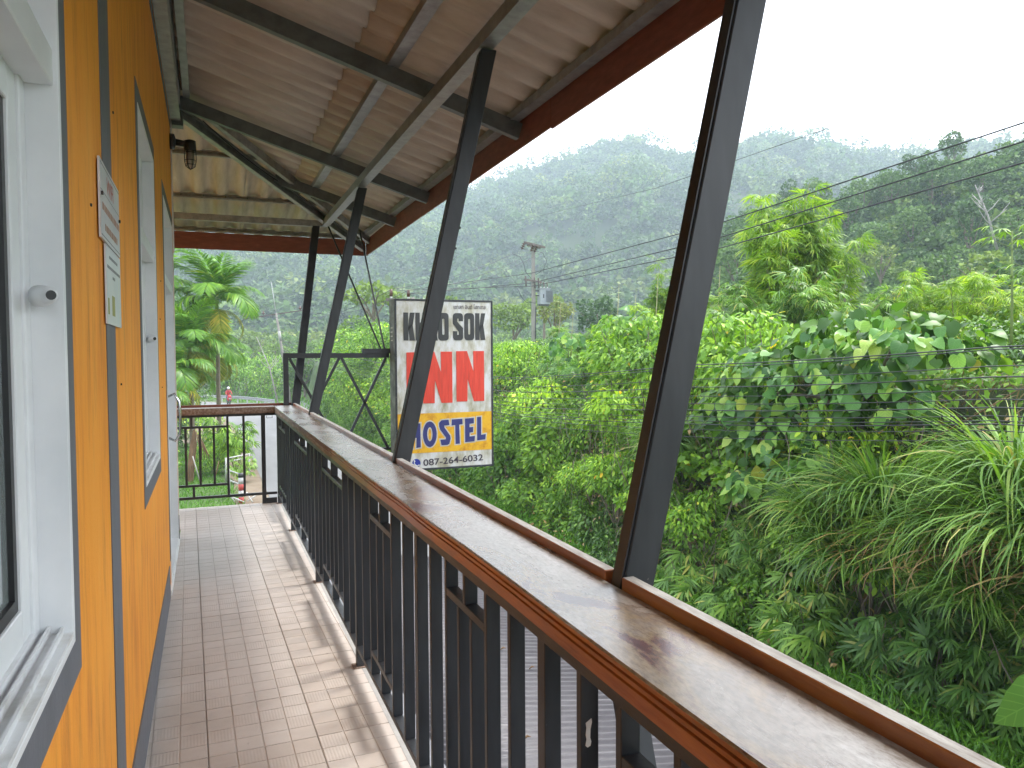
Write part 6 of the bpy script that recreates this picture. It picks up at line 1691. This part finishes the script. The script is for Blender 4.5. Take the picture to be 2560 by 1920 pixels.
# leaning pole at the road bend with a top mast
p2 = empty('utility_pole', 'leaning concrete pole with a thin mast and three insulators at the road bend', 'utility pole', (6.1, 62, GZ))
def P2(z): f = (z-0)/10.; return Vector((-1.35*f, 0, z))
T('shaft', 'pole_concrete', p2, [P2(-.3), P2(4), P2(8.3)], [.13, .11, .085], 8)
T('mast', 'galv_guard', p2, [P2(8.2), P2(10.7)], [.05, .02], 6)
BM('crossarm', 'crossarm', p2, P2(7.9)+Vector((-2.5, 0, -.1)), P2(7.9)+Vector((1.9, 0, .65)), .08, .09)
for k, xx in enumerate((-2.4, -1.0, 1.75)): insulator(p2, P2(7.9)+Vector((xx, 0, .02+.12*(xx+2.5)*1.3)), (0, 0, 1), 1, .16, .34)
T('band', 'white_rail', p2, [P2(6.2), P2(6.9)], .11, 8)
# pole just behind the sign, only its crossarm shows over the cabinet
p3 = empty('utility_pole', 'pole hidden by the hostel sign, its crossarm and insulators showing above the cabinet', 'utility pole', (9.3, 36.5, GZ))
T('shaft', 'pole_concrete', p3, [(0, 0, 0), (0, 0, 7.75)], [.15, .11], 8)
BM('crossarm', 'crossarm', p3, (-1.3, 0, 7.62), (1.1, 0, 7.60), .12, .14)
for xx in (-1.05, -.2, .8): T('bushing', 'insulator_white', p3, [(xx, 0, 7.69), (xx, 0, 7.78)], .06, 8); T('insulator', 'insulator_brown', p3, [(xx, 0, 7.78), (xx, 0, 8.12)], [.085, .07], 8)

def cable(pts, r, label, group='overhead cables', mat='cable_black', s=0, n=12):
    q = []
    for a, b in zip(pts[:-1], pts[1:]): q += sag(a, b, s, n)[:-1]
    q.append(Vector(pts[-1])); return tag(T('overhead_cable', mat, None, q, r, 5), label, 'cable', group)
# high voltage lines running along the road above the bank
cable([(9.0, -12, 5.4), (9.0, 6.26, 4.21), (9.0, 11.97, 3.97), (9.0, 21.0, 3.95), (9.2, 36.5, 4.72)], .011, 'topmost thick black line crossing in front of the wooded hill')
cable([(9.0, -12, 5.2), (9.0, 6.26, 3.99), (9.0, 11.97, 3.70), (9.0, 21.0, 3.66), (9.15, 36.5, 4.50)], .011, 'second thick black line below the topmost one')
cable([(9.0, -12, 4.9), (9.0, 6.26, 3.74), (9.0, 11.97, 3.50), (9.0, 21.0, 3.56), (8.3, 36.5, 4.66)], .011, 'third thick black line, lowest of the high three')
cable([(9.0, -12, 5.2), (9.0, 6.28, 4.94), (9.0, 14.25, 5.07), (14, 40, 8.4), (19.9, 50, 9.1)], .005, 'thin line crossing the sky above the thick lines')
cable([(19.9, 49.8, 8.6), (8.2, 36.5, 4.7)], .014, 'slanting lead from the transformer pole down to the pole behind the sign, leftmost', s=.3)
cable([(21.3, 49.8, 8.7), (9.1, 36.5, 4.5)], .014, 'slanting lead from the transformer pole down to the pole behind the sign, middle', s=.3)
cable([(21.9, 49.8, 8.7), (10.1, 36.5, 4.5)], .014, 'slanting lead from the transformer pole down to the pole behind the sign, rightmost', s=.3)
cable([(3.9, 62, 4.9), (8.25, 36.5, 4.7)], .014, 'sagging line from the leaning pole to the pole behind the sign, lower', s=.9)
cable([(6.9, 62, 5.2), (9.1, 36.5, 4.7)], .014, 'sagging line from the leaning pole to the pole behind the sign, upper', s=.7)
cable([(2.6, 62, 4.3), (-14, 92, 5)], .016, 'line running left from the leaning pole behind the palms', s=.8)
# bundle of service cables in front of the bank
rr = random.Random(8); LV = [1.63, 1.60, 1.40, 1.27, 1.12, 1.0, .90, .80, .74, .70, .62, .50]
for k, z in enumerate(LV):
    d = .26+.025*k
    cable([(8.5, -10, z+.5+.02*k), (8.45, 6.2, z*.96), (8.45, 12.2, z*.96-d), (8.5, 21, z-.55-d*.9), (8.6, 31, z-.62-d*.6), (8.6, 44, z-.35), (5.2, 62, z+1.2)], .0065 if k % 3 else .009,
          f'{ORD[k]} service cable from the top in the bundle strung across the bank', 'service cables strung across the bank', s=.03, n=8)

# ================================================================== HAZE
bm = bmesh.new(); box(bm, -900, 1000, -300, 960, GZ-6.0, 235)
hz = bm_done('haze', bm, None if False else 'cable_black', None); hz.data.materials.clear()
m = bpy.data.materials.new('haze_air'); m.use_nodes = True; nt = m.node_tree; nt.nodes.clear()
out = nt.nodes.new('ShaderNodeOutputMaterial'); pv = nt.nodes.new('ShaderNodeVolumePrincipled')
pv.inputs['Color'].default_value = (.75, .88, 1.0, 1); pv.inputs['Density'].default_value = .00066; pv.inputs['Anisotropy'].default_value = .1
nt.links.new(pv.outputs[0], out.inputs['Volume']); hz.data.materials.append(m); tag(hz, kind='stuff')
m.cycles.homogeneous_volume = True if hasattr(m, 'cycles') and hasattr(m.cycles, 'homogeneous_volume') else False
